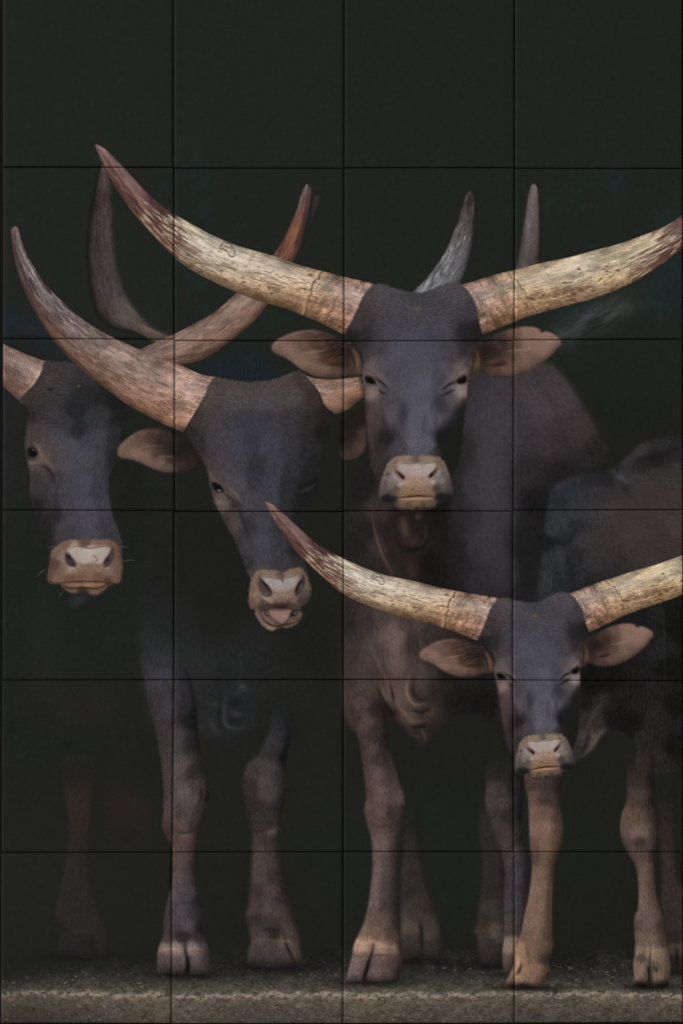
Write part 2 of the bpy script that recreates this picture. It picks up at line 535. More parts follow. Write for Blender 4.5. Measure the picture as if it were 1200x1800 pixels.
def ear_c_right(cd):
    L = Layer(Z1([(800, 345), (840, 312), (900, 290), (960, 265), (1030, 253), (1078, 260), (1092, 277), (1106, 272), (1132, 279), (1164, 302), (1166, 328), (1152, 338), (1130, 365), (1070, 410), (1010, 440), (950, 453), (890, 448), (852, 432), (825, 445), (805, 440)]), soft=.8)
    S = [(815, 350, (58, 46, 42)), (845, 330, (46, 38, 36)), (830, 400, (92, 72, 60)), (815, 430, (70, 55, 48)), (880, 310, (44, 37, 36)), (930, 290, (60, 49, 46)), (980, 272, (92, 74, 66)), (1040, 268, (122, 98, 86)), (1080, 290, (124, 100, 88)), (1130, 300, (128, 104, 92)),
         (1150, 325, (118, 95, 84)), (900, 340, (45, 36, 34)), (940, 330, (58, 44, 39)), (980, 330, (98, 74, 62)), (1040, 320, (126, 102, 90)), (1090, 340, (124, 101, 90)), (880, 385, (42, 33, 30)), (930, 375, (66, 47, 40)), (970, 380, (96, 72, 62)), (1020, 385, (116, 94, 84)),
         (1070, 385, (104, 84, 76)), (860, 415, (62, 48, 42)), (900, 425, (84, 66, 58)), (950, 430, (100, 80, 72)), (1000, 425, (96, 78, 70)), (940, 450, (70, 56, 52))]
    L.field([(460 + .45 * x, 460 + .45 * y, c) for x, y, c in S], s=10)
    Zs = lambda p, w, c, a, w1=None: L.stroke(Z1(p), w, c, a, w1)
    L.blob(*Z1([(885, 350)])[0], 32, 20, (36, 29, 27), .75, -12); L.blob(*Z1([(950, 350)])[0], 22, 12, (66, 48, 42), .45, -20); L.blob(*Z1([(1050, 330)])[0], 34, 8, (134, 110, 98), .3, -15)
    Zs([(870, 395), (915, 385), (960, 372)], 4, (104, 70, 54), .4)
    Zs([(895, 405), (930, 402), (960, 393)], 3, (34, 26, 24), .7)
    Zs([(960, 350), (1010, 345), (1070, 340)], 2.5, (150, 126, 112), .45)
    Zs([(822, 350), (826, 390), (815, 440)], 2.4, (36, 29, 27), .7)
    Zs([(838, 345), (845, 380), (840, 425)], 2.2, (112, 84, 66), .6)
    for i in range(40):
        x = 860 + (i * 41 % 130); y = 310 + (i * 29 % 95)
        Zs([(x, y), (x + 20, y - 6 + i % 5), (x + 40, y - 14 + i % 9)], .9, (104, 84, 74) if i % 3 else (30, 25, 23), .25)
    L.fur(Z1([(1050, 320, 1, -.3), (900, 340, 1, -.4), (950, 430, 1, -.1), (830, 400, .1, 1)]), .07, 8)
    L.puff(7, .74)
    L.done(cd)


PALE = [(0, (166, 132, 114)), (.05, (160, 126, 104)), (.12, (158, 126, 97)), (.2, (168, 140, 108)), (.3, (180, 158, 126)), (.42, (190, 172, 142)), (.5, (196, 183, 158)), (.57, (190, 178, 156)), (.61, (164, 144, 126)), (.64, (112, 86, 78)), (.70, (88, 62, 59)), (.80, (88, 64, 63)), (.9, (106, 80, 74)), (.96, (114, 90, 82)), (1, (96, 76, 76))]


def horn_c_left(cd):
    def extra(L, A, C):
        L.c *= 1 + np.clip((.62 - A / max(A.max(), 1)) * 8, 0, 1)[..., None] * np.array((-.015, 0, .06), np.float32)
        ZB = lambda p: ZB1(p)
        ring = [(548, 432), (562, 412), (590, 420), (605, 440), (606, 462), (592, 470), (578, 452), (566, 438), (550, 440)]
        for k in range(len(ring)):
            L.stroke(ZB([ring[k - 1], ((ring[k - 1][0] + ring[k][0]) / 2 + (k % 3 - 1) * 2, (ring[k - 1][1] + ring[k][1]) / 2 + (k % 2) * 2), ring[k]]), 1.25, (84, 68, 50), .95)
        L.stroke(ZB([(552, 434), (572, 430), (590, 436), (602, 452)]), 1.0, (92, 76, 56), .7); L.blob(*ZB([(588, 448)])[0], 5, 4, (168, 154, 128), .5)
        for i in range(30):
            x = 640 + (i * 67 % 260); y = 520 + (x - 640) * .24 + (i * 31 % 50) - 18
            L.stroke(ZB([(x, y), (x + 8 + i % 9, y + 7 - i % 12), (x + 18 + i % 7, y + 3)]), .9, (66, 46, 36), .5)
        for x, y, r in ((490, 436, 3), (555, 522, 4), (900, 540, 6), (748, 613, 4), (760, 575, 3), (880, 596, 3), (970, 552, 4), (470, 495, 3)):
            L.blob(*ZB([(x, y)])[0], r * .55, r * .4, (66, 50, 38), .7)
        L.stroke(ZB([(180, 160), (210, 215), (250, 270), (300, 330)]), 1.6, (158, 132, 108), .5)
        L.stroke(ZB([(170, 240), (240, 330), (320, 410), (400, 480)]), 2.2, (164, 132, 104), .45)
        L.stroke(ZB([(520, 585), (640, 610), (760, 640)]), 3.2, (98, 70, 44), .35)
        L.stroke(ZB([(120, 80), (180, 140), (260, 215)]), 5, (118, 104, 108), .5)
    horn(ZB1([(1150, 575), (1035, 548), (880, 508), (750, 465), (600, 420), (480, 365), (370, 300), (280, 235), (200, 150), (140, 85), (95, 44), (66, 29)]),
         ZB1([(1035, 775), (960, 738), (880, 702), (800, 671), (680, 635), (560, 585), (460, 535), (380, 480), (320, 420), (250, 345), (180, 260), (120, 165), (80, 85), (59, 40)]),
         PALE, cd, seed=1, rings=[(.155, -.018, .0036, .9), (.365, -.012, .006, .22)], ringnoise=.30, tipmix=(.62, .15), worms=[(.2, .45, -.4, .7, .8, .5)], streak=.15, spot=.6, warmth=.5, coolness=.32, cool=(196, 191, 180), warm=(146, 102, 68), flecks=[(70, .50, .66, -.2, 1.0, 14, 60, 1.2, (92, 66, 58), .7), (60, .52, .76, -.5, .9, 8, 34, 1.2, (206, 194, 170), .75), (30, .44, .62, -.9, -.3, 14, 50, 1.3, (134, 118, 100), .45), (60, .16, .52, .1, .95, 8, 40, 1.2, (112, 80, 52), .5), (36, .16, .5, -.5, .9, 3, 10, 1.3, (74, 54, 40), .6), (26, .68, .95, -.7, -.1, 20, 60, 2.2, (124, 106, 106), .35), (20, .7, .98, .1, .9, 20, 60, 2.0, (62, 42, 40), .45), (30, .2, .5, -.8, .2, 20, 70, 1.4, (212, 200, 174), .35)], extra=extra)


def horn_c_right(cd):
    def extra(L, A, C):
        L.c *= 1 + np.clip((.62 - A / max(A.max(), 1)) * 8, 0, 1)[..., None] * np.array((-.015, 0, .06), np.float32)
        ZB = ZB2
        for i in range(26):
            x = 520 + (i * 71 % 360); y = 500 - (x - 520) * .26 + (i * 37 % 90) - 20
            L.stroke(ZB([(x, y), (x + 9, y + 5 - i % 9), (x + 18 + i % 9, y - 2)]), .9, (72, 52, 40), .45)
        for x, y, r in ((560, 541, 9), (770, 503, 10), (740, 520, 8), (925, 420, 7), (760, 415, 6), (880, 425, 5), (610, 525, 4), (700, 470, 4)):
            L.blob(*ZB([(x, y)])[0], r * .6, r * .35, (74, 52, 36), .75)
        L.stroke(ZB([(600, 480), (680, 455), (760, 425)]), 4.5, (112, 88, 74), .4)
        L.stroke(ZB([(960, 350), (1010, 320), (1060, 290)]), 5, (84, 72, 72), .4)
    st = [(0, (150, 122, 104)), (.06, (150, 120, 100)), (.14, (158, 128, 98)), (.24, (170, 144, 110)), (.36, (186, 164, 128)), (.52, (194, 176, 144)), (.64, (188, 172, 148)), (.72, (160, 138, 120)), (.78, (104, 80, 74)), (.9, (96, 70, 64)), (1, (90, 68, 64))]
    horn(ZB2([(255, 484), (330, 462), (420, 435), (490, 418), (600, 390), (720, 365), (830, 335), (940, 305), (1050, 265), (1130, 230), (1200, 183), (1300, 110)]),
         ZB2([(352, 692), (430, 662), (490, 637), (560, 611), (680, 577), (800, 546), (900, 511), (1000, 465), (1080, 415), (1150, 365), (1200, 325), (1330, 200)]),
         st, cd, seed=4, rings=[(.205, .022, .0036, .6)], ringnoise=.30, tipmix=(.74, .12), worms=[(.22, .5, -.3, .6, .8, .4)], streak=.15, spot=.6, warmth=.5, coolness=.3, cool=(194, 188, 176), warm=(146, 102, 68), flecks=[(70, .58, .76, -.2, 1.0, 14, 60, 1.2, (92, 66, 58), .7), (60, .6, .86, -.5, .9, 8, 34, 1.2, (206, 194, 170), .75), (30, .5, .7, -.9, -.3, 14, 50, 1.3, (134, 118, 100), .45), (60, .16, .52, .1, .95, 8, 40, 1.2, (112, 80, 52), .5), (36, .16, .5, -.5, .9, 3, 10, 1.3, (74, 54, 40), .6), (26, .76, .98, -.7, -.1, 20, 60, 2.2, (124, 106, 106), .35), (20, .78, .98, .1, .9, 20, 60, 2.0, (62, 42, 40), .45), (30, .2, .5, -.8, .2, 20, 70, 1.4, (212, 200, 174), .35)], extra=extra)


def head_c(fig):
    """Head of the standing cow; drawn a second time, smaller and turned, for the cow in front."""
    ear_c_left(code(fig, 'ear left')); ear_c_right(code(fig, 'ear right'))
    horn_c_left(code(fig, 'horn left')); horn_c_right(code(fig, 'horn right'))
    L = Layer(Z1([(432, 93), (470, 86), (520, 104), (585, 119), (640, 116), (690, 94), (740, 81), (782, 90), (816, 130), (840, 185), (850, 235), (857, 275), (850, 310), (815, 335), (805, 372), (808, 425), (802, 480), (799, 530), (795, 590), (786, 660), (778, 740), (760, 800), (735, 850), (700, 900), (600, 930), (500, 910), (455, 860), (425, 790), (412, 700), (404, 600), (400, 520), (392, 445), (396, 372), (370, 330), (330, 300), (329, 270), (352, 225), (372, 185), (395, 135)]), soft=.8)
    S = [(600, 140, (70, 63, 64)), (480, 105, (80, 70, 68)), (740, 100, (82, 72, 71)), (600, 200, (72, 65, 67)), (440, 140, (74, 66, 66)), (390, 190, (70, 58, 55)), (365, 240, (66, 56, 55)), (345, 295, (40, 36, 36)), (400, 300, (52, 45, 46)), (760, 130, (78, 69, 69)), (820, 190, (66, 58, 58)), (845, 270, (40, 35, 35)), (800, 290, (44, 39, 39)), (500, 180, (73, 66, 68)), (700, 180, (73, 66, 67)),
         (500, 260, (71, 65, 69)), (600, 280, (73, 68, 73)), (700, 270, (70, 64, 68)), (450, 330, (66, 58, 60)), (540, 340, (74, 69, 74)), (620, 380, (77, 72, 78)), (740, 350, (70, 62, 65)), (790, 350, (52, 45, 44)), (430, 405, (98, 80, 72)), (402, 380, (66, 54, 51)), (405, 430, (86, 70, 62)), (460, 420, (84, 72, 70)), (775, 420, (100, 82, 74)), (740, 430, (80, 70, 70)), (800, 390, (66, 55, 52)),
         (500, 440, (72, 66, 70)), (560, 470, (76, 71, 77)), (600, 510, (86, 80, 87)), (640, 470, (88, 82, 88)), (690, 460, (70, 64, 68)), (480, 530, (72, 62, 64)), (425, 520, (112, 94, 85)), (408, 510, (84, 68, 60)), (440, 575, (82, 66, 62)), (410, 570, (66, 53, 49)), (430, 660, (64, 50, 48)), (418, 740, (54, 43, 41)), (460, 620, (68, 57, 58)), (500, 600, (82, 74, 78)), (545, 600, (60, 55, 58)), (590, 620, (84, 78, 84)), (640, 590, (92, 86, 91)), (672, 610, (80, 74, 79)), (700, 560, (56, 51, 54)), (740, 540, (80, 70, 70)), (775, 505, (114, 96, 88)), (785, 560, (52, 45, 44)), (750, 630, (46, 41, 42)), (705, 690, (38, 35, 36)), (490, 690, (44, 38, 38)), (530, 720, (68, 62, 66)), (600, 700, (90, 84, 89)), (650, 715, (86, 80, 85)), (690, 745, (58, 52, 54)), (455, 780, (60, 49, 47)), (440, 850, (56, 45, 42)), (770, 700, (33, 32, 30)), (745, 770, (33, 32, 30)), (735, 830, (34, 32, 30))]
    L.field([(460 + .45 * x, 460 + .45 * y, c) for x, y, c in S], s=9)
    Zs = lambda p, w, c, a, w1=None: L.stroke(Z1(p), w, c, a, w1)
    L.fur(FACE_FLOW, .11, 9)
    # whorl on the poll
    for i in range(26):
        t = i / 26 * 2 * math.pi
        Zs([(605, 184), (605 + 16 * math.cos(t), 184 + 10 * math.sin(t)), (605 + 34 * math.cos(t + .3), 186 + 22 * math.sin(t + .3))], 1.0, (104, 88, 76) if i % 2 else (58, 50, 48), .35, .5)
    L.blob(*Z1([(606, 184)])[0], 5, 3.4, (120, 98, 80), .4)
    # bones of the face
    Zs([(430, 440), (465, 470), (492, 500)], 3.0, (50, 42, 42), .75)
    Zs([(440, 425), (475, 455), (505, 490)], 3.4, (104, 90, 86), .40)
    Zs([(455, 495), (470, 512), (488, 512)], 2.4, (46, 38, 38), .6)
    Zs([(765, 470), (735, 478), (706, 500)], 3.0, (48, 41, 42), .75)
    Zs([(772, 440), (735, 455), (700, 490)], 3.0, (100, 87, 84), .38)
    Zs([(760, 495), (738, 505), (722, 520)], 2.4, (44, 37, 37), .6)
    Zs([(695, 520), (682, 570), (676, 640), (690, 720)], 4.0, (52, 47, 50), .55)
    Zs([(662, 500), (655, 580), (650, 660)], 5.0, (98, 92, 97), .45)
    Zs([(585, 540), (582, 610), (590, 690)], 4.0, (92, 86, 92), .40)
    Zs([(548, 545), (542, 600), (556, 660)], 4.0, (54, 49, 53), .5)
    Zs([(510, 560), (505, 620), (500, 670)], 3.2, (88, 78, 80), .35)
    Zs([(470, 540), (470, 600), (488, 660), (492, 710)], 4.2, (46, 39, 40), .45)
    Zs([(420, 590), (425, 680), (440, 780)], 4, (84, 64, 60), .4)
    Zs([(398, 520), (402, 600), (410, 700), (424, 800)], 2.2, (36, 30, 29), .6)
    Zs([(702, 640), (694, 690), (702, 740)], 4.0, (32, 30, 31), .7)
    for k in range(7):
        Zs([(795 - k * 2, 385 + k * 6), (775 - k * 5, 380 + k * 8), (750 - k * 6, 388 + k * 10)], 1.2, (52, 44, 44) if k % 2 else (98, 84, 80), .1)
        Zs([(402 + k * 2, 385 + k * 5), (425 + k * 5, 380 + k * 8), (452 + k * 6, 392 + k * 9)], 1.2, (54, 46, 45) if k % 2 else (100, 86, 80), .1)
    L.tone(.95, 1.2, 62.0).tint(.97, 1.05, 1.10)
    L.blob(*Z1([(348, 300)])[0], 20, 14, (35, 32, 32), .65); L.blob(*Z1([(842, 296)])[0], 20, 17, (34, 31, 31), .7); L.blob(*Z1([(395, 330)])[0], 10, 16, (46, 41, 42), .4)
    ZK = Z(600, 600, .21667)
    Kb = lambda x, y, rx, ry, c, a, an=0: L.blob(600 + .21667 * x, 600 + .21667 * y, rx * .21667, ry * .21667, c, a, an)
    Ks = lambda p, w, c, a, w1=None: L.stroke(ZK(p), w, c, a, w1)
    Kb(600, 190, 330, 260, (73, 75, 86), .4); Kb(590, 480, 150, 200, (74, 76, 86), .35)
    Ks([(190, 150), (260, 230), (340, 325), (385, 390)], 6.0, (112, 93, 88), .42); Ks([(278, 296), (340, 345), (384, 392)], 2.2, (42, 33, 33), .85); Ks([(180, 250), (230, 258), (280, 290)], 2.0, (128, 104, 92), .5)
    Kb(240, 420, 58, 56, (136, 115, 106), .6); Ks([(300, 396), (330, 418), (356, 420)], 2.0, (40, 33, 35), .8)
    Ks([(1012, 130), (955, 205), (885, 305), (815, 395)], 6.0, (112, 92, 88), .5); Ks([(935, 325), (872, 350), (815, 398)], 2.2, (36, 30, 31), .85); Ks([(915, 392), (862, 418), (800, 452)], 3.0, (36, 32, 36), .75); Ks([(1020, 230), (980, 250), (940, 290)], 2.0, (140, 116, 104), .5)
    Kb(965, 415, 42, 56, (146, 127, 117), .65); Kb(955, 500, 34, 44, (112, 94, 88), .4)
    Ks([(515, 470), (500, 560), (520, 640)], 5.0, (52, 48, 54), .5); Ks([(592, 470), (592, 620), (580, 780)], 7.0, (90, 88, 99), .42); Ks([(448, 500), (450, 600), (470, 700)], 6.0, (94, 87, 94), .35)
    Ks([(770, 500), (742, 620), (742, 780)], 5.0, (92, 89, 100), .45); Ks([(700, 540), (672, 660), (680, 780)], 5.0, (60, 57, 62), .45); Ks([(745, 470), (730, 540), (735, 600)], 4.0, (54, 56, 66), .5); Kb(850, 600, 60, 70, (82, 76, 82), .4)
    Kb(255, 620, 70, 130, (80, 61, 58), .5); Kb(335, 770, 40, 60, (36, 32, 32), .7); Kb(190, 640, 20, 200, (40, 31, 30), .5)
    L.poly(ZK([(1015, 480), (960, 520), (925, 560), (895, 650), (820, 720), (790, 790), (790, 950), (830, 1100), (1000, 1100), (1020, 800)]), (29, 29, 28), .88, 4)
    mask_hair(L, None, .35)
    L.done(code(fig, 'face'))
    # eyes
    for pts, ctr, glint in (([(399, 445), (415, 442), (434, 450), (447, 468), (446, 483), (428, 484), (409, 480), (401, 465)], (424, 464), (416, 478)),
                            ([(755, 468), (768, 450), (788, 438), (803, 442), (804, 466), (796, 480), (775, 484), (760, 480)], (783, 462), (778, 450))):
        pts = [(ctr[0] + (x - ctr[0]) * .84, ctr[1] + (y - ctr[1]) * .78) for x, y in pts]
        E = Layer(Z1(pts), base=(24, 21, 21), soft=1.2)
        E.blob(*Z1([ctr])[0], 6, 5, (12, 11, 11), .9)
        E.blob(*Z1([glint])[0], 2.6, 1.6, (92, 88, 88), .8)
        E.stroke(Z1([pts[0], pts[1], pts[2], pts[3]]), 1.4, (40, 33, 31), .8); E.stroke(Z1([pts[-2], pts[-3], pts[-4]]), 1.0, (110, 94, 88), .45)
        E.done(code(fig, 'eye left' if ctr[0] < 600 else 'eye right'))
    P = Layer(Z1([(380, 420), (520, 420), (520, 540), (380, 540)]), soft=6); P.m *= 0
    # muzzle
    ZM = Z(655, 785, .125)
    M = Layer(ZM([(300, 150), (420, 130), (560, 120), (615, 140), (680, 122), (820, 130), (925, 148), (1010, 220), (1070, 370), (1118, 560), (1112, 720), (1040, 765), (905, 790), (880, 840), (760, 890), (600, 905), (400, 892), (305, 835), (270, 785), (130, 785), (88, 640), (130, 430), (200, 260)]), soft=1.1)
    S = [(300, 170, (122, 104, 84)), (450, 180, (138, 116, 92)), (600, 190, (104, 90, 78)), (760, 175, (136, 114, 90)), (920, 190, (118, 98, 80)), (230, 280, (128, 108, 90)), (1000, 280, (116, 98, 82)), (300, 260, (132, 106, 92)), (200, 400, (110, 96, 90)), (270, 450, (138, 122, 116)), (160, 540, (100, 88, 84)), (260, 540, (122, 108, 102)), (150, 640, (88, 80, 79)), (240, 640, (84, 76, 70)), (330, 600, (106, 90, 76)), (1020, 420, (106, 94, 88)), (960, 460, (126, 114, 108)), (1080, 560, (78, 70, 70)), (980, 580, (96, 88, 82)), (900, 600, (82, 72, 62)), (1080, 660, (64, 64, 66)), (960, 640, (74, 70, 66)),
         (420, 280, (166, 150, 140)), (600, 300, (174, 160, 152)), (800, 280, (168, 156, 148)), (600, 380, (170, 150, 138)), (600, 450, (166, 138, 118)), (500, 500, (164, 134, 112)), (720, 490, (162, 134, 114)), (600, 560, (150, 120, 96)), (450, 600, (148, 116, 90)), (770, 590, (142, 112, 88)), (600, 640, (134, 104, 80)), (430, 670, (140, 106, 78)), (800, 660, (136, 102, 78)), (400, 800, (112, 92, 74)), (600, 790, (122, 98, 76)), (800, 790, (104, 84, 70)), (500, 860, (84, 74, 62)), (700, 870, (72, 62, 53)), (330, 800, (84, 70, 58))]
    M.field([(655 + .125 * x, 785 + .125 * y, c) for x, y, c in S], s=5, p=2.4, hue=2.2)
    Ms = lambda p, w, c, a, w1=None: M.stroke(ZM(p), w, c, a, w1)
    Mb = lambda x, y, rx, ry, c, a, an=0: M.blob(655 + .125 * x, 785 + .125 * y, rx * .125, ry * .125, c, a, an)
    M.c *= (1 + .02 * samp(HAIR, M.X * 1.3, M.Y * 1.3) + .03 * samp(MED, M.X * 6, M.Y * 6))[..., None]
    M.poly(ZM([(340, 250), (480, 246), (612, 258), (760, 238), (884, 236), (862, 300), (805, 385), (770, 415), (600, 400), (470, 415), (425, 375), (372, 312)]), (178, 166, 158), .55, 1.6)
    Ms([(610, 120), (612, 180), (618, 215)], 2.0, (74, 66, 64), .55)
    Ms([(390, 235), (480, 238), (560, 246)], 1.4, (96, 80, 70), .5); Ms([(680, 244), (780, 232), (870, 226)], 1.4, (96, 80, 70), .5)
    Ms([(262, 320), (300, 395), (350, 460), (430, 486)], 3.0, (166, 148, 144), .7); Mb(392, 528, 50, 34, (184, 172, 164), .75, -20)
    Ms([(935, 295), (930, 370), (885, 440)], 3.2, (156, 142, 140), .7); Mb(842, 500, 46, 40, (182, 172, 166), .75, 20)
    M.poly(ZM([(318, 325), (372, 345), (432, 398), (452, 450), (412, 462), (360, 415), (322, 372)]), (92, 64, 62), .8, .8); Mb(415, 425, 34, 22, (20, 15, 18), .95, 50); Mb(375, 385, 30, 14, (40, 28, 30), .7, 40)
    M.poly(ZM([(892, 305), (860, 328), (800, 388), (784, 432), (822, 432), (872, 382), (904, 332)]), (60, 46, 48), .85, .8); Mb(818, 402, 38, 20, (20, 15, 18), .95, -48); Mb(892, 300, 26, 16, (116, 84, 72), .6, -40)
    Mb(205, 388, 22, 18, (64, 56, 52), .7); Mb(182, 530, 18, 22, (72, 62, 58), .6); Mb(320, 590, 36, 46, (78, 66, 56), .5); Mb(560, 602, 22, 8, (74, 56, 46), .8, -15); Mb(905, 590, 46, 56, (64, 58, 52), .6); Mb(1060, 470, 22, 36, (80, 62, 58), .5)
    M.poly(ZM([(110, 715), (190, 660), (270, 690), (352, 712), (340, 742), (290, 800), (130, 800)]), (31, 32, 29), .95, 2.2)
    M.poly(ZM([(872, 695), (950, 652), (1040, 660), (1122, 690), (1122, 780), (900, 770)]), (30, 31, 29), .95, 2.4)
    q = np.random.RandomState(60)
    for i in range(110):
        x = q.uniform(380, 850); y = q.uniform(430, 690)
        Ms([(x, y), (x + 12, y - 6), (x + 26, y - 8)], .7, (186, 158, 134) if q.rand() < .5 else (104, 78, 60), q.uniform(.12, .4))
    Ms([(372, 690), (500, 676), (640, 684), (800, 680), (870, 690)], 2.2, (118, 82, 56), .6)
    Ms([(345, 720), (430, 712), (560, 700), (640, 694), (760, 700), (895, 704)], 1.7, (50, 31, 23), .95)
    Ms([(362, 748), (480, 742), (600, 736), (740, 736), (860, 730)], 2.6, (186, 142, 104), .9)
    Ms([(360, 772), (500, 768), (640, 762), (800, 758)], 2.2, (128, 98, 74), .6)
    Mb(612, 870, 30, 34, (30, 26, 23), .8); Ms([(300, 840), (420, 880), (560, 892)], 2.4, (56, 48, 42), .6); Ms([(660, 890), (780, 870), (880, 820)], 2.6, (50, 44, 40), .7)
    M.puff(5, .84).tint(.93, .94, .98)
    mask_hair(M, None, .3)
    M.done(code(fig, 'muzzle'))


# ---------------------------------------------------------------- the far animals
def paint_far():
    g = 'herd behind'
    # blue-lit backs
    L = Layer(Z2([(330, 130), (380, 70), (450, 30), (560, 0), (640, -12), (700, 30), (735, 80), (745, 140)]), base=(28, 37, 42), soft=4)
    L.fur(DOWN, .10, 8).done(code(g, 'back of hump'), .9)
    L = Layer([(-10, 545), (40, 548), (90, 570), (140, 600), (160, 640), (120, 680), (-10, 690)], base=(31, 38, 43), soft=9)
    L.fur(DOWN, .10, 8).done(code(g, 'back at edge'), .8)
    dk = [(0, (84, 74, 68)), (.15, (80, 70, 64)), (.35, (62, 55, 53)), (.6, (56, 50, 50)), (.85, (72, 62, 60)), (1, (78, 68, 66))]
    horn(Z0([(925, 1180), (890, 1165), (800, 1120), (710, 1020), (650, 900), (615, 760), (600, 600), (590, 450), (582, 320), (560, 265)]),
         Z0([(840, 1235), (800, 1205), (700, 1150), (590, 1125), (530, 1080), (490, 985), (470, 850), (466, 700), (480, 530), (505, 400), (525, 285), (545, 262)]),
         dk, code(g, 'horn far left'), seed=9, soft=3.0, streak=.12, spot=.2, warmth=.1, coolness=.06, shade=1.3, warm=(90, 70, 60))
    horn(ZB2([(478, 500), (510, 330), (530, 210), (545, 110), (558, 64), (566, 56)]), ZB2([(588, 480), (598, 300), (595, 180), (591, 90), (582, 62), (572, 56)]),
         [(0, (62, 56, 56)), (.3, (70, 62, 60)), (.6, (84, 75, 74)), (1, (96, 86, 84))], code(g, 'horn far right'), seed=11, soft=1.5, streak=.10, spot=.3, warmth=.1, coolness=.08, shade=1.2, warm=(90, 70, 60))
    horn(ZB1([(900, 320), (908, 270), (918, 235), (926, 228)]), ZB1([(920, 325), (932, 270), (937, 240), (930, 228)]), [(0, (38, 38, 36)), (1, (72, 62, 58))], code(g, 'horn tip'), soft=2.5, shade=.6, streak=.04, spot=0, warmth=0, coolness=0, alpha=.8)
    # pale blurred horn under the right ear of the standing cow
    L = Layer(ZB2([(640, 690), (760, 610), (900, 545), (1010, 500), (1030, 520), (960, 600), (850, 670), (740, 712), (660, 718)]), soft=11)
    a = math.radians(-28)
    u = L.X * math.cos(a) + L.Y * math.sin(a); v = -L.X * math.sin(a) + L.Y * math.cos(a)
    s = samp(FBM, u * 2, v * 6) + .35 * samp(MED, u * .7, v * 3)
    L.c[:] = (64, 67, 66); L.c *= (1 + .15 * s)[..., None]
    L.blob(*ZB2([(1000, 520)])[0], 40, 22, (40, 44, 42), .9)
    L.done(code(g, 'horn blurred'), .8)


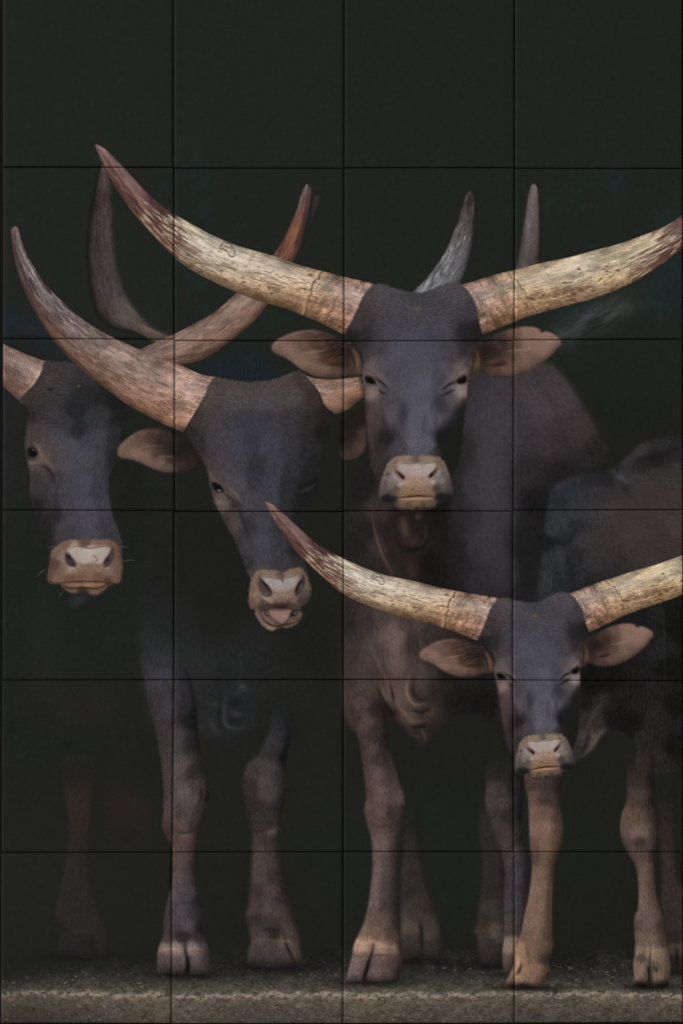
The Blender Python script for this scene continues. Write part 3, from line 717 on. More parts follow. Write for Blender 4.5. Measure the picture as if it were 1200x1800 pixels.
# ---------------------------------------------------------------- left cow (A)
def paint_a():
    g = 'cow a'
    L = Layer([(-15, 640), (120, 640), (240, 740), (280, 860), (262, 1040), (240, 1180), (210, 1300), (120, 1330), (-15, 1300)], base=(31, 33, 31), soft=12)
    L.blob(10, 800, 30, 140, (34, 35, 35), .9); L.blob(150, 1240, 70, 40, (40, 37, 35), .6); L.blob(80, 1130, 26, 90, (37, 40, 40), .6); L.blob(230, 860, 30, 90, (27, 28, 25), .8)
    L.blob(70, 1200, 30, 70, (36, 36, 35), .5)
    L.fur(DOWN, .06, 8).done(code(g, 'body'), .9)
    L = Layer(ZC5([(262, 700), (285, 950), (280, 1100), (240, 1280), (228, 1350), (256, 1420), (238, 1500), (300, 1514), (392, 1522), (452, 1500), (440, 1400), (395, 1280), (376, 1150), (374, 1000), (395, 850), (400, 700)]), base=(42, 38, 36), soft=2.5)
    L.blob(*ZC5([(325, 900)])[0], 26, 60, (52, 41, 38), .8); L.blob(*ZC5([(310, 720)])[0], 60, 40, (33, 33, 31), .9); L.blob(*ZC5([(330, 1280)])[0], 40, 50, (45, 43, 41), .7); L.blob(*ZC5([(340, 1460)])[0], 50, 20, (38, 38, 36), .8)
    L.stroke(ZC5([(300, 1418), (350, 1416), (395, 1420)]), 3, (62, 54, 50), .6); L.stroke(ZC5([(310, 1514), (350, 1520), (395, 1521)]), 1.4, (72, 70, 66), .6)
    L.stroke(ZC5([(382, 1425), (385, 1470), (400, 1510)]), 4, (26, 27, 25), .7)
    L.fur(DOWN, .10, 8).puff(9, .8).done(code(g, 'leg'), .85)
    # faint shape of a second leg and a calf behind
    L = Layer(ZC5([(450, 830), (540, 820), (620, 880), (630, 1000), (560, 1060), (490, 1040), (450, 940)]), base=(42, 36, 33), soft=9)
    L.blob(*ZC5([(540, 1010)])[0], 26, 22, (34, 32, 33), .9); L.fur(DOWN, .06, 8).done(0, .75)
    # horns
    def ex(L, A, C):
        for i in range(16):
            L.stroke(Z3([(30 + i * 14, 180 + i * 8), (22 + i * 11, 260 + i * 9), (10 + i * 7, 340 + i * 9)]), .9, (92, 72, 64), .28 if i % 3 else .5)
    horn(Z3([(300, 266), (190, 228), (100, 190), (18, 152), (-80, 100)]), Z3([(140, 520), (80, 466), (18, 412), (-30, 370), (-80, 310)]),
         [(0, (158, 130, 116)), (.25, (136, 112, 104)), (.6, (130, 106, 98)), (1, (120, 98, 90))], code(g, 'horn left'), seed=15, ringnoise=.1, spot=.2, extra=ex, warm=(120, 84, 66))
    st = [(0, (118, 96, 88)), (.2, (122, 100, 90)), (.4, (128, 104, 92)), (.5, (130, 108, 98)), (.62, (104, 80, 70)), (.75, (104, 72, 60)), (.86, (96, 68, 62)), (.94, (98, 80, 78)), (1, (92, 84, 84))]
    def ex2(L, A, C):
        L.blob(*ZB1([(640, 650)])[0], 22, 8, (172, 152, 138), .6, -30)
        L.stroke(ZB1([(845, 470), (875, 360), (893, 250)]), 3, (44, 33, 38), .6)
        L.stroke(ZB1([(790, 450), (830, 360), (860, 280)]), 4, (140, 94, 70), .5)
        L.stroke(ZB1([(380, 860), (470, 850), (560, 800)]), 3, (60, 46, 42), .4)
    horn(ZB1([(180, 870), (240, 830), (340, 785), (440, 735), (520, 690), (600, 622), (680, 550), (750, 470), (800, 390), (845, 290), (866, 220), (882, 190), (888, 186)]),
         ZB1([(300, 925), (385, 897), (480, 872), (560, 822), (640, 760), (700, 702), (745, 640), (790, 560), (835, 488), (865, 420), (885, 330), (900, 250), (904, 208), (896, 188)]),
         st, code(g, 'horn right'), seed=17, spot=.35, warm=(104, 72, 56), warmth=.5, extra=ex2, coolness=.15, cool=(150, 138, 138), flecks=[(60, .05, .55, -.9, .9, 12, 50, 1.3, (84, 66, 60), .4), (50, .05, .6, -.8, .5, 10, 40, 1.2, (160, 138, 126), .35), (30, .6, .98, .2, .9, 16, 50, 1.5, (52, 36, 36), .5), (14, .62, .85, -.4, .3, 20, 60, 2.0, (146, 100, 76), .4)])
    # head
    L = Layer(Z3([(275, 258), (340, 262), (430, 268), (520, 300), (640, 380), (760, 500), (780, 600), (735, 680), (728, 800), (705, 870), (668, 960), (662, 1050), (684, 1180), (722, 1290), (745, 1400), (700, 1500), (520, 1560), (340, 1500), (290, 1420), (240, 1290), (205, 1180), (185, 1060), (185, 960), (162, 860), (153, 760), (163, 650), (180, 575), (152, 525), (122, 495), (170, 440), (210, 398), (250, 330)]), soft=1.0)
    S = [(340, 280, (62, 54, 55)), (430, 300, (58, 52, 54)), (540, 350, (52, 47, 49)), (300, 350, (64, 56, 57)), (240, 400, (62, 52, 50)), (180, 470, (60, 50, 47)), (400, 400, (58, 52, 55)), (300, 470, (58, 52, 55)), (500, 460, (42, 39, 40)), (480, 560, (36, 36, 36)), (600, 480, (40, 37, 38)), (700, 520, (30, 30, 28)), (560, 600, (50, 50, 55)), (640, 580, (52, 50, 54)), (720, 600, (34, 33, 33)), (480, 680, (36, 36, 37)), (240, 560, (56, 50, 54)), (190, 580, (48, 43, 44)), (320, 600, (58, 53, 57)), (400, 640, (50, 47, 50)), (250, 680, (68, 62, 67)), (200, 720, (72, 60, 56)), (350, 720, (70, 65, 72)), (430, 780, (76, 72, 80)), (540, 740, (62, 60, 68)), (620, 720, (64, 62, 70)), (690, 720, (46, 43, 46)), (520, 860, (72, 69, 78)), (620, 850, (64, 61, 68)), (680, 850, (40, 37, 37)), (270, 780, (80, 66, 62)), (170, 760, (72, 60, 57)), (255, 865, (98, 79, 70)), (200, 885, (84, 70, 68)), (165, 850, (52, 44, 42)), (310, 900, (76, 64, 62)), (200, 960, (66, 55, 55)), (260, 970, (66, 58, 62)), (340, 960, (58, 51, 54)), (400, 900, (74, 70, 78)), (250, 1060, (66, 58, 60)), (330, 1080, (62, 57, 62)), (420, 1020, (66, 63, 71)), (510, 1000, (72, 69, 78)), (590, 1040, (56, 53, 60)), (640, 1020, (58, 55, 62)), (300, 1140, (60, 52, 54)), (220, 1130, (40, 36, 36)), (400, 1150, (64, 60, 68)), (520, 1130, (74, 70, 78)), (640, 1150, (62, 58, 64)), (340, 1180, (40, 36, 37)), (250, 1240, (38, 35, 35)), (420, 1260, (66, 62, 68)), (540, 1240, (74, 69, 76)), (660, 1260, (60, 56, 61)), (380, 1330, (62, 55, 56)), (540, 1320, (74, 66, 70)), (680, 1340, (60, 54, 54)), (280, 1330, (36, 33, 32))]
    L.field([(.2888 * x, 560 + .2888 * y, c) for x, y, c in S], s=8)
    Zs = lambda p, w, c, a, w1=None: L.stroke(Z3(p), w, c, a, w1)
    L.fur(Z3([(400, 300, -.6, -1), (300, 450, -1, .2), (480, 500, 0, 1), (600, 560, 1, .2), (480, 700, 0, 1), (300, 600, -.8, .5), (650, 700, .5, 1), (450, 900, 0, 1), (250, 900, -.3, 1), (540, 1200, 0, 1), (400, 800, -.5, .8)]), .15, 9)
    for k in range(9):
        Zs([(200 + k * 10, 560 + k * 16), (290 + k * 12, 580 + k * 12), (400 + k * 10, 640 + k * 16)], 1.3, (40, 37, 38) if k % 2 else (76, 70, 76), .35)
    Zs([(340, 520), (420, 560), (470, 620)], 4, (36, 34, 35), .6)
    Zs([(235, 890), (280, 905), (320, 950), (340, 1020)], 3.4, (38, 32, 33), .75)
    Zs([(250, 850), (300, 880), (345, 930)], 3.2, (122, 94, 74), .5)
    Zs([(205, 748), (240, 790), (260, 850)], 3.2, (128, 102, 86), .6); Zs([(168, 862), (195, 880), (232, 868)], 3.2, (122, 100, 90), .6)
    Zs([(350, 1010), (345, 1090), (350, 1200)], 3.4, (42, 38, 40), .6)
    Zs([(345, 1050), (370, 1060)], 3, (104, 98, 104), .4)
    Zs([(670, 900), (650, 1000), (655, 1090)], 3, (40, 38, 41), .5)
    Zs([(600, 1060), (590, 1110)], 4, (44, 42, 47), .5)
    L.blob(*Z3([(310, 432)])[0], 5, 3.2, (30, 27, 27), .8)
    L.blob(*Z3([(480, 412)])[0], 3, 2.2, (112, 92, 80), .6)
    L.tone(.93, 1.15, 58.0).tint(1.0, 1.05, 1.03); L.blob(*Z3([(240, 1130)])[0], 16, 40, (33, 31, 31), .55); L.blob(*Z3([(690, 900)])[0], 14, 60, (33, 32, 32), .5); L.blob(*Z3([(470, 900)])[0], 50, 110, (66, 67, 76), .3); L.blob(*Z3([(520, 1180)])[0], 36, 60, (66, 63, 73), .35)
    mask_hair(L, None, .4)
    L.done(code(g, 'face'))
    E = Layer(Z3([(168, 796), (182, 782), (205, 784), (224, 804), (230, 828), (218, 844), (198, 846), (178, 832)]), base=(26, 22, 22), soft=1.0)
    E.blob(*Z3([(205, 815)])[0], 6, 6.5, (12, 12, 12), .9); E.blob(*Z3([(206, 800)])[0], 2.2, 1.6, (86, 88, 92), .8); E.stroke(Z3([(170, 835), (195, 858), (228, 850)]), 1.3, (88, 70, 62), .7); E.stroke(Z3([(168, 790), (182, 774), (206, 780)]), 1.2, (54, 44, 40), .7)
    E.done(code(g, 'eye'))
    M = Layer(Z3([(322, 1408), (400, 1352), (500, 1348), (620, 1344), (690, 1354), (727, 1400), (745, 1470), (742, 1560), (727, 1608), (690, 1614), (655, 1640), (605, 1678), (555, 1682), (515, 1664), (480, 1676), (430, 1670), (395, 1648), (365, 1615), (312, 1612), (289, 1582), (298, 1510), (308, 1450)]), soft=1.0)
    S = [(400, 1365, (116, 92, 74)), (520, 1362, (98, 78, 66)), (620, 1358, (118, 92, 72)), (690, 1370, (112, 88, 72)), (350, 1420, (118, 95, 80)), (330, 1500, (92, 72, 60)), (305, 1570, (98, 78, 64)), (340, 1590, (130, 104, 84)), (380, 1440, (134, 114, 104)), (380, 1530, (122, 98, 82)), (450, 1405, (160, 146, 134)), (540, 1415, (178, 168, 156)), (620, 1405, (166, 152, 138)), (520, 1460, (172, 158, 144)), (600, 1470, (160, 140, 122)), (480, 1500, (146, 122, 102)), (540, 1520, (138, 112, 90)), (600, 1520, (136, 110, 90)), (430, 1530, (146, 130, 120)), (500, 1570, (120, 94, 72)), (600, 1575, (112, 88, 68)), (430, 1580, (110, 88, 70)), (660, 1540, (128, 108, 96)), (720, 1440, (104, 82, 70)), (725, 1530, (112, 90, 74)), (700, 1590, (122, 98, 80)), (660, 1600, (86, 66, 54)), (450, 1620, (128, 100, 78)), (540, 1620, (138, 108, 82)), (620, 1620, (120, 92, 72)), (430, 1655, (112, 90, 72)), (580, 1665, (118, 94, 76)), (510, 1660, (70, 55, 46))]
    M.field([(.2888 * x, 560 + .2888 * y, c) for x, y, c in S], s=5, p=2.5, hue=2.3)
    M.c *= (1 + .022 * samp(HAIR, M.X * 1.3, M.Y * 1.3) + .025 * samp(MED, M.X * 12, M.Y * 12))[..., None]
    Ms = lambda p, w, c, a, w1=None: M.stroke(Z3(p), w, c, a, w1)
    M.poly(Z3([(415, 1398), (480, 1388), (545, 1400), (640, 1386), (672, 1396), (656, 1440), (622, 1486), (560, 1488), (480, 1486), (445, 1450)]), (182, 174, 162), .55, 1.5)
    q = np.random.RandomState(62)
    for i in range(90):
        x = q.uniform(430, 650); y = q.uniform(1490, 1595)
        Ms([(x, y), (x + 5, y - 3), (x + 10, y - 4)], .7, (172, 142, 116) if q.rand() < .5 else (92, 70, 54), q.uniform(.12, .4))
    Ms([(325, 1430), (308, 1500), (300, 1570)], 3.0, (84, 66, 54), .5); Ms([(378, 1440), (390, 1500), (400, 1560)], 2.6, (150, 132, 120), .45); Ms([(705, 1420), (712, 1500), (700, 1560)], 2.6, (128, 106, 92), .4)
    M.poly(Z3([(402, 1425), (430, 1445), (462, 1485), (462, 1505), (440, 1512), (412, 1496), (398, 1460)]), (66, 54, 58), .9, 1.1); M.blob(*Z3([(420, 1450)])[0], 3.5, 5, (36, 28, 28), .8, -30); M.blob(*Z3([(448, 1494)])[0], 4, 2.4, (52, 44, 48), .7, 40)
    M.poly(Z3([(690, 1388), (672, 1420), (640, 1470), (628, 1495), (650, 1512), (678, 1490), (694, 1440)]), (74, 60, 60), .85, 1.1); M.blob(*Z3([(650, 1470)])[0], 3.5, 6, (38, 30, 30), .8, 35)
    Ms([(410, 1400), (480, 1386), (545, 1398), (640, 1386), (668, 1394)], 1.6, (92, 72, 60), .55)
    Ms([(420, 1530), (445, 1520), (425, 1515)], 1.8, (182, 178, 180), .5); Ms([(640, 1525), (672, 1515)], 1.8, (178, 168, 164), .5)
    Ms([(558, 1455), (568, 1442), (584, 1450), (588, 1475), (572, 1482), (558, 1470)], 1.1, (120, 84, 60), .75)
    Ms([(330, 1612), (380, 1608), (450, 1602), (520, 1600), (600, 1602), (655, 1606), (700, 1612)], 1.6, (52, 38, 30), .7)
    Ms([(400, 1612), (500, 1622), (600, 1618), (645, 1612)], 2.2, (160, 128, 100), .6)
    Ms([(375, 1618), (420, 1640), (520, 1640), (600, 1642), (655, 1615)], 1.7, (46, 34, 28), .8)
    Ms([(420, 1660), (470, 1664)], 2, (140, 114, 92), .6); Ms([(550, 1670), (610, 1664)], 2, (140, 114, 92), .6)
    Ms([(300, 1600), (330, 1606)], 2, (48, 38, 32), .5)
    q = np.random.RandomState(70)
    for i in range(70):
        x = 420 + 230 * q.rand(); y = 1490 + 105 * q.rand()
        M.blob(*Z3([(x, y)])[0], .9, .8, (84, 64, 50), .22)
    M.puff(5, .82).tone(.98, 1.1, 110.0).tint(.92, .93, .98); mask_hair(M, None, .3)
    M.done(code(g, 'muzzle'))
    L = Layer(Z3([(430, 1690), (520, 1680), (530, 1700), (500, 1740), (440, 1760), (425, 1740)]), base=(46, 47, 50), soft=3); L.fur(DOWN, .15, 6).done(0, .7)


# ---------------------------------------------------------------- second cow (B)
def leg_b(pts, S, cd, fig='cow b', amp=.13):
    pass


def paint_b():
    g = 'cow b'
    L = Layer([(250, 1010), (300, 930), (345, 880), (420, 960), (520, 1080), (560, 1050), (590, 1100), (570, 1200), (520, 1290), (470, 1330), (400, 1300), (340, 1300), (280, 1290), (252, 1180)], base=(33, 35, 36), soft=9)
    S = [(270, 1150, (50, 51, 55)), (300, 1090, (39, 41, 44)), (320, 1000, (34, 36, 37)), (380, 1080, (32, 33, 33)), (430, 1150, (38, 39, 42)), (480, 1190, (34, 35, 35)), (520, 1200, (32, 33, 32)), (560, 1150, (29, 30, 28)), (340, 1180, (42, 42, 45)), (400, 1230, (33, 33, 33)), (300, 1200, (52, 51, 54)), (350, 1250, (40, 39, 40)), (470, 1280, (30, 31, 30)), (540, 1060, (29, 30, 28)), (360, 920, (30, 31, 30))]
    L.field(S, s=16)
    for p, w, c, a in (([(262, 1148), (290, 1156), (318, 1158)], 4, (66, 66, 72), .5), ([(262, 1162), (290, 1172), (312, 1172)], 4, (36, 37, 39), .6), ([(310, 1120), (335, 1150), (362, 1180)], 3, (54, 54, 58), .5), ([(420, 1130), (425, 1180), (420, 1210)], 4, (56, 57, 62), .4), ([(300, 950), (318, 1050), (330, 1120)], 6, (42, 44, 47), .5)):
        L.stroke(p, w, c, a)
    L.fur(DOWN, .10, 9)
    L.blob(400, 1000, 220, 130, (28, 29, 27), .85).done(code(g, 'body'), .8)
    # folds of the dewlap
    L = Layer(ZC1([(400, 330), (470, 230), (560, 200), (650, 240), (650, 460), (560, 490), (500, 520), (420, 480)]), base=(35, 36, 37), soft=4)
    Zs = lambda p, w, c, a, w1=None: L.stroke(ZC1(p), w, c, a, w1)
    Zs([(515, 270), (505, 360), (510, 440), (560, 468), (630, 455)], 5, (70, 67, 71), .55, 3.5)
    Zs([(545, 290), (600, 270), (638, 258)], 6, (60, 59, 63), .55, 4); Zs([(575, 250), (620, 250)], 4, (70, 70, 76), .6)
    Zs([(540, 380), (570, 395), (598, 400)], 6, (64, 62, 66), .7); Zs([(430, 420), (450, 460), (485, 500)], 7, (60, 57, 58), .6, 5)
    Zs([(420, 350), (470, 340), (480, 360)], 4.5, (60, 57, 58), .6); Zs([(530, 340), (600, 330)], 6, (24, 25, 26), .8); Zs([(530, 425), (600, 425)], 4, (24, 25, 25), .8); Zs([(490, 300), (480, 400), (490, 470)], 4, (26, 26, 27), .8); Zs([(600, 230), (570, 215)], 4, (54, 54, 58), .5)
    L.fur(DOWN, .10, 6).done(0, .9)
    # left front leg
    L = Layer(ZC1([(85, 60), (95, 200), (120, 330), (160, 500), (185, 650), (197, 780), (195, 900), (188, 970), (213, 1020), (240, 1085), (240, 1250), (215, 1350), (200, 1430), (195, 1520), (170, 1590), (164, 1640), (172, 1718), (230, 1728), (290, 1724), (300, 1712), (330, 1722), (400, 1724), (426, 1716), (432, 1680), (420, 1570), (395, 1510), (392, 1390), (365, 1280), (350, 1180), (358, 1060), (385, 980), (415, 880), (425, 780), (402, 700), (388, 600), (372, 480), (360, 330), (330, 200), (250, 90)]), soft=1.2)
    S = [(150, 120, (50, 50, 53)), (200, 200, (58, 57, 61)), (300, 180, (44, 44, 46)), (170, 350, (52, 49, 51)), (220, 360, (62, 57, 60)), (300, 350, (46, 45, 47)), (340, 420, (34, 34, 35)), (200, 520, (58, 52, 53)), (270, 520, (64, 60, 62)), (340, 540, (42, 40, 40)), (215, 650, (62, 53, 53)), (280, 660, (76, 69, 70)), (350, 690, (50, 46, 46)), (220, 780, (66, 55, 54)), (300, 790, (82, 76, 79)), (370, 760, (64, 59, 60)), (410, 800, (44, 40, 39)), (215, 900, (72, 55, 53)), (270, 890, (66, 58, 56)), (310, 860, (74, 69, 72)), (345, 830, (76, 72, 76)), (380, 880, (60, 54, 54)), (225, 980, (66, 50, 48)), (290, 960, (80, 68, 64)), (340, 970, (62, 53, 50)), (260, 1020, (76, 62, 58)), (320, 1020, (86, 70, 64)), (260, 1100, (80, 66, 63)), (320, 1110, (82, 70, 68)), (270, 1200, (78, 66, 64)), (330, 1200, (68, 60, 61)), (260, 1300, (70, 64, 68)), (330, 1310, (64, 61, 68)), (370, 1340, (46, 43, 46)), (225, 1400, (58, 51, 51)), (280, 1410, (68, 64, 70)), (350, 1420, (56, 53, 58)), (320, 1470, (72, 70, 76)), (230, 1490, (60, 54, 55)), (380, 1490, (46, 43, 45)), (290, 1530, (48, 44, 45)), (210, 1540, (64, 56, 55)), (390, 1540, (62, 56, 56)), (200, 1585, (112, 92, 82)), (260, 1590, (128, 108, 98)), (345, 1592, (124, 104, 94)), (400, 1590, (84, 72, 68)), (190, 1640, (76, 68, 68)), (260, 1650, (84, 77, 79)), (350, 1650, (88, 80, 82)), (410, 1650, (74, 68, 69)), (200, 1700, (62, 56, 56)), (270, 1700, (74, 68, 69)), (370, 1700, (78, 71, 72))]
    L.field([(220 + .3445 * x, 1120 + .3445 * y, c) for x, y, c in S], s=7)
    Zs = lambda p, w, c, a, w1=None: L.stroke(ZC1(p), w, c, a, w1)
    L.fur(ZC1([(300, 400, -.1, 1), (320, 700, -.6, .9), (300, 900, -.3, 1), (300, 1300, .2, 1), (300, 1500, 0, 1)]), .14, 8)
    Zs([(260, 990), (300, 1000), (350, 985)], 2.6, (46, 38, 37), .6); Zs([(265, 1020), (310, 1012), (345, 1020)], 1.8, (112, 90, 78), .4)
    Zs([(385, 700), (405, 780), (395, 870)], 2.4, (88, 76, 72), .4); Zs([(375, 720), (385, 800), (375, 880)], 2.2, (40, 36, 36), .5)
    Zs([(318, 1250), (345, 1290), (352, 1330)], 2.2, (92, 86, 90), .4); Zs([(235, 1530), (300, 1520), (380, 1535)], 5, (38, 35, 36), .6)
    Zs([(180, 1600), (240, 1588), (296, 1602)], 2.2, (146, 124, 112), .6); Zs([(320, 1600), (350, 1588), (410, 1598)], 2.0, (140, 120, 108), .5)
    Zs([(308, 1530), (308, 1600), (318, 1650), (312, 1720)], 3.2, (34, 32, 30), .85); Zs([(318, 1620), (322, 1680), (312, 1722)], 4.5, (22, 22, 21), .9)
    Zs([(296, 1610), (300, 1660), (292, 1715)], 1.6, (112, 102, 100), .4); Zs([(240, 1600), (236, 1720)], 1.4, (54, 49, 49), .3)
    L.stroke(ZC1([(172, 1722), (290, 1730), (430, 1722)]), 2.2, (26, 26, 24), .7)
    L.puff(12, .5).tone(1.0, 1.12).fade(1140, 1190); L.done(code(g, 'leg left'))
    # right front leg
    L = Layer(ZC1([(840, 300), (760, 350), (735, 480), (680, 600), (628, 640), (605, 700), (604, 790), (620, 900), (645, 990), (650, 1080), (640, 1250), (630, 1370), (614, 1420), (628, 1480), (642, 1560), (626, 1610), (634, 1668), (700, 1686), (780, 1690), (850, 1680), (868, 1668), (912, 1674), (896, 1590), (880, 1500), (855, 1450), (835, 1370), (810, 1250), (787, 1130), (786, 1000), (806, 880), (820, 760), (818, 640), (850, 480)]), soft=1.6)
    S = [(800, 340, (34, 36, 38)), (790, 450, (44, 44, 48)), (780, 560, (48, 46, 48)), (720, 600, (46, 43, 43)), (820, 600, (34, 34, 35)), (660, 660, (54, 49, 48)), (720, 650, (66, 60, 60)), (640, 760, (48, 44, 43)), (720, 740, (68, 64, 66)), (780, 720, (56, 52, 54)), (730, 800, (66, 62, 65)), (640, 860, (46, 42, 41)), (700, 880, (52, 47, 46)), (780, 860, (50, 46, 48)), (670, 960, (52, 46, 44)), (740, 960, (52, 46, 45)), (750, 990, (84, 74, 70)), (700, 1030, (58, 51, 48)), (760, 1040, (60, 53, 50)), (680, 1120, (70, 60, 56)), (740, 1130, (68, 60, 58)), (690, 1220, (70, 62, 61)), (760, 1230, (58, 51, 51)), (670, 1290, (56, 49, 48)), (740, 1300, (74, 65, 64)), (800, 1330, (58, 48, 48)), (660, 1390, (64, 56, 56)), (730, 1390, (76, 67, 68)), (790, 1400, (74, 60, 58)), (670, 1450, (52, 46, 46)), (740, 1460, (60, 52, 52)), (820, 1450, (72, 60, 56)), (680, 1520, (66, 57, 55)), (760, 1500, (48, 42, 41)), (840, 1510, (76, 63, 58)), (690, 1545, (76, 65, 61)), (820, 1560, (96, 80, 72)), (660, 1610, (64, 58, 57)), (740, 1600, (70, 63, 62)), (800, 1620, (72, 64, 62)), (870, 1600, (84, 72, 67)), (670, 1660, (60, 55, 54)), (780, 1665, (66, 60, 59)), (890, 1650, (76, 67, 64))]
    L.field([(220 + .3445 * x, 1120 + .3445 * y, c) for x, y, c in S], s=7)
    L.fur(DOWN, .14, 8)
    Zs([(690, 985), (740, 1000), (775, 975)], 2.2, (96, 88, 86), .5) if False else None
    Zs = lambda p, w, c, a, w1=None: L.stroke(ZC1(p), w, c, a, w1)
    Zs([(735, 985), (755, 995), (778, 972)], 2.2, (104, 94, 90), .6); Zs([(650, 980), (700, 990), (740, 975)], 3, (40, 36, 35), .5)
    Zs([(660, 1500), (730, 1490), (790, 1500)], 3.4, (40, 35, 34), .6); Zs([(640, 1560), (720, 1545), (800, 1550)], 2.2, (92, 80, 74), .4)
    Zs([(812, 1500), (822, 1570), (845, 1620), (868, 1668)], 3.0, (28, 26, 25), .85); Zs([(800, 1560), (825, 1550), (850, 1560)], 2.2, (126, 108, 98), .5)
    Zs([(660, 1660), (740, 1678), (850, 1672)], 1.3, (98, 92, 90), .35)
    L.puff(12, .5).tone(.97, 1.12).fade(1220, 1300); L.done(code(g, 'leg right'))
    # ears: right one peeps out beside the standing cow
    L = Layer(Z2([(1040, 300), (1100, 268), (1150, 250), (1155, 420), (1122, 475), (1080, 489), (1040, 480), (1030, 400)]), soft=1.2)
    L.field([(200 + .3833 * x, 620 + .3833 * y, c) for x, y, c in [(1070, 330, (40, 34, 33)), (1120, 300, (44, 36, 34)), (1090, 380, (56, 44, 40)), (1130, 380, (86, 68, 60)), (1070, 420, (62, 49, 44)), (1120, 430, (92, 74, 66)), (1080, 470, (78, 63, 57)), (1045, 400, (34, 31, 29))]], s=6)
    L.tone(.8, 1.1, 70.0).blob(*Z2([(1085, 330)])[0], 22, 26, (34, 30, 29), .7); L.fur(DOWN, .10, 7).done(code(g, 'ear right'))
    L = Layer(Z2([(20, 452), (34, 418), (100, 366), (170, 348), (240, 358), (290, 380), (340, 400), (385, 450), (390, 530), (330, 543), (240, 549), (180, 531), (100, 495), (38, 484), (20, 470)]), soft=.8)
    S = [(40, 455, (104, 84, 74)), (80, 410, (100, 80, 70)), (120, 380, (84, 67, 60)), (180, 362, (70, 56, 52)), (240, 375, (52, 43, 41)), (300, 395, (36, 32, 32)), (90, 460, (116, 94, 82)), (150, 430, (104, 82, 70)), (170, 400, (80, 61, 52)), (220, 420, (56, 45, 42)), (270, 430, (42, 36, 35)), (320, 440, (34, 31, 31)), (150, 480, (118, 96, 84)), (200, 460, (84, 67, 58)), (220, 500, (112, 90, 79)), (260, 490, (70, 56, 50)), (250, 530, (100, 80, 71)), (310, 520, (62, 50, 46)), (350, 500, (46, 39, 37)), (300, 470, (46, 38, 36)), (380, 500, (44, 37, 35))]
    L.field([(200 + .3833 * x, 620 + .3833 * y, c) for x, y, c in S], s=6)
    Zs = lambda p, w, c, a, w1=None: L.stroke(Z2(p), w, c, a, w1)
    L.blob(*Z2([(310, 445)])[0], 34, 22, (32, 29, 28), .75); L.blob(*Z2([(215, 415)])[0], 24, 14, (54, 43, 40), .5); L.blob(*Z2([(110, 465)])[0], 26, 6, (128, 105, 93), .4, -10)
    Zs([(110, 450), (160, 428), (230, 430)], 2, (132, 110, 98), .4); Zs([(170, 380), (200, 400), (240, 440)], 3.0, (46, 34, 29), .5); Zs([(190, 455), (240, 460), (290, 455)], 3, (44, 33, 29), .5); Zs([(200, 480), (240, 475), (280, 480)], 1.6, (130, 104, 90), .4)
    L.fur(Z2([(150, 440, -1, .3), (300, 430, -1, -.3)]), .07, 8).puff(7, .74).done(code(g, 'ear left'))
    # horns
    def ex(L, A, C):
        q = np.random.RandomState(31)
        for i in range(110):
            t = q.rand(); x = 34 + 130 * t; y = 430 + 150 * t ** .8 + q.uniform(-8, 44) * (.5 + .6 * t)
            ln = q.uniform(6, 26); an = math.radians(62 - 26 * t)
            L.stroke([(x, y), (x + .5 * ln * math.cos(an), y + .5 * ln * math.sin(an)), (x + ln * math.cos(an), y + ln * math.sin(an))], q.uniform(.7, 1.5), (186, 178, 166) if q.rand() < .55 else (48, 41, 42), q.uniform(.15, .6) * (1.1 - .6 * t))
        for i in range(130):
            t = q.rand(); x = 95 + 200 * t; y = 560 + 125 * t + q.uniform(-22, 60)
            ln = q.uniform(5, 22)
            L.stroke([(x, y), (x + .5 * ln, y + .3 * ln), (x + ln, y + .58 * ln)], q.uniform(.7, 1.6), (184, 160, 138) if q.rand() < .5 else (76, 60, 57), q.uniform(.1, .4))
        L.stroke([(40, 440), (60, 490), (95, 540)], 5, (150, 146, 146), .28)
    st = [(0, (180, 146, 130)), (.05, (164, 134, 120)), (.15, (150, 122, 110)), (.3, (132, 110, 101)), (.45, (112, 95, 90)), (.58, (98, 84, 82)), (.7, (82, 71, 72)), (.82, (78, 66, 67)), (.92, (92, 75, 72)), (1, (104, 88, 84))]
    horn([(380, 663), (353, 658), (320, 643), (283, 630), (253, 618), (220, 603), (180, 583), (140, 557), (103, 523), (73, 490), (50, 450), (38, 421), (33, 402), (27, 397)],
         [(322, 760), (289, 746), (260, 731), (219, 708), (185, 682), (150, 656), (124, 632), (98, 603), (72, 565), (50, 527), (35, 490), (25, 453), (20, 417), (20, 402)],
         st, code(g, 'horn left'), seed=23, ringnoise=.12, spot=.5, streak=.17, warm=(126, 86, 62), warmth=.6, coolness=.22, cool=(160, 152, 152), flecks=[(90, .1, .5, -.8, .9, 10, 44, 1.2, (88, 70, 64), .4), (70, .1, .5, -.8, .9, 8, 36, 1.2, (180, 154, 138), .35), (60, .5, .88, -.9, .3, 10, 44, 1.3, (178, 172, 166), .45), (50, .5, .9, -.5, .9, 12, 50, 1.5, (52, 44, 45), .5)], tipcool=.5, extra=ex)
    horn(Z2([(845, 80), (890, 108), (960, 120), (1050, 118), (1200, 100)]), Z2([(1008, 285), (1040, 275), (1070, 262), (1147, 205), (1230, 150)]),
         [(0, (168, 138, 124)), (.3, (140, 112, 98)), (.7, (120, 94, 80)), (1, (100, 78, 68))], code(g, 'horn right'), seed=25, spot=.3, warm=(110, 76, 58), warmth=.6, end=Z2([(845, 80), (900, 130), (945, 190), (965, 240), (1008, 285)]), coolness=.1)
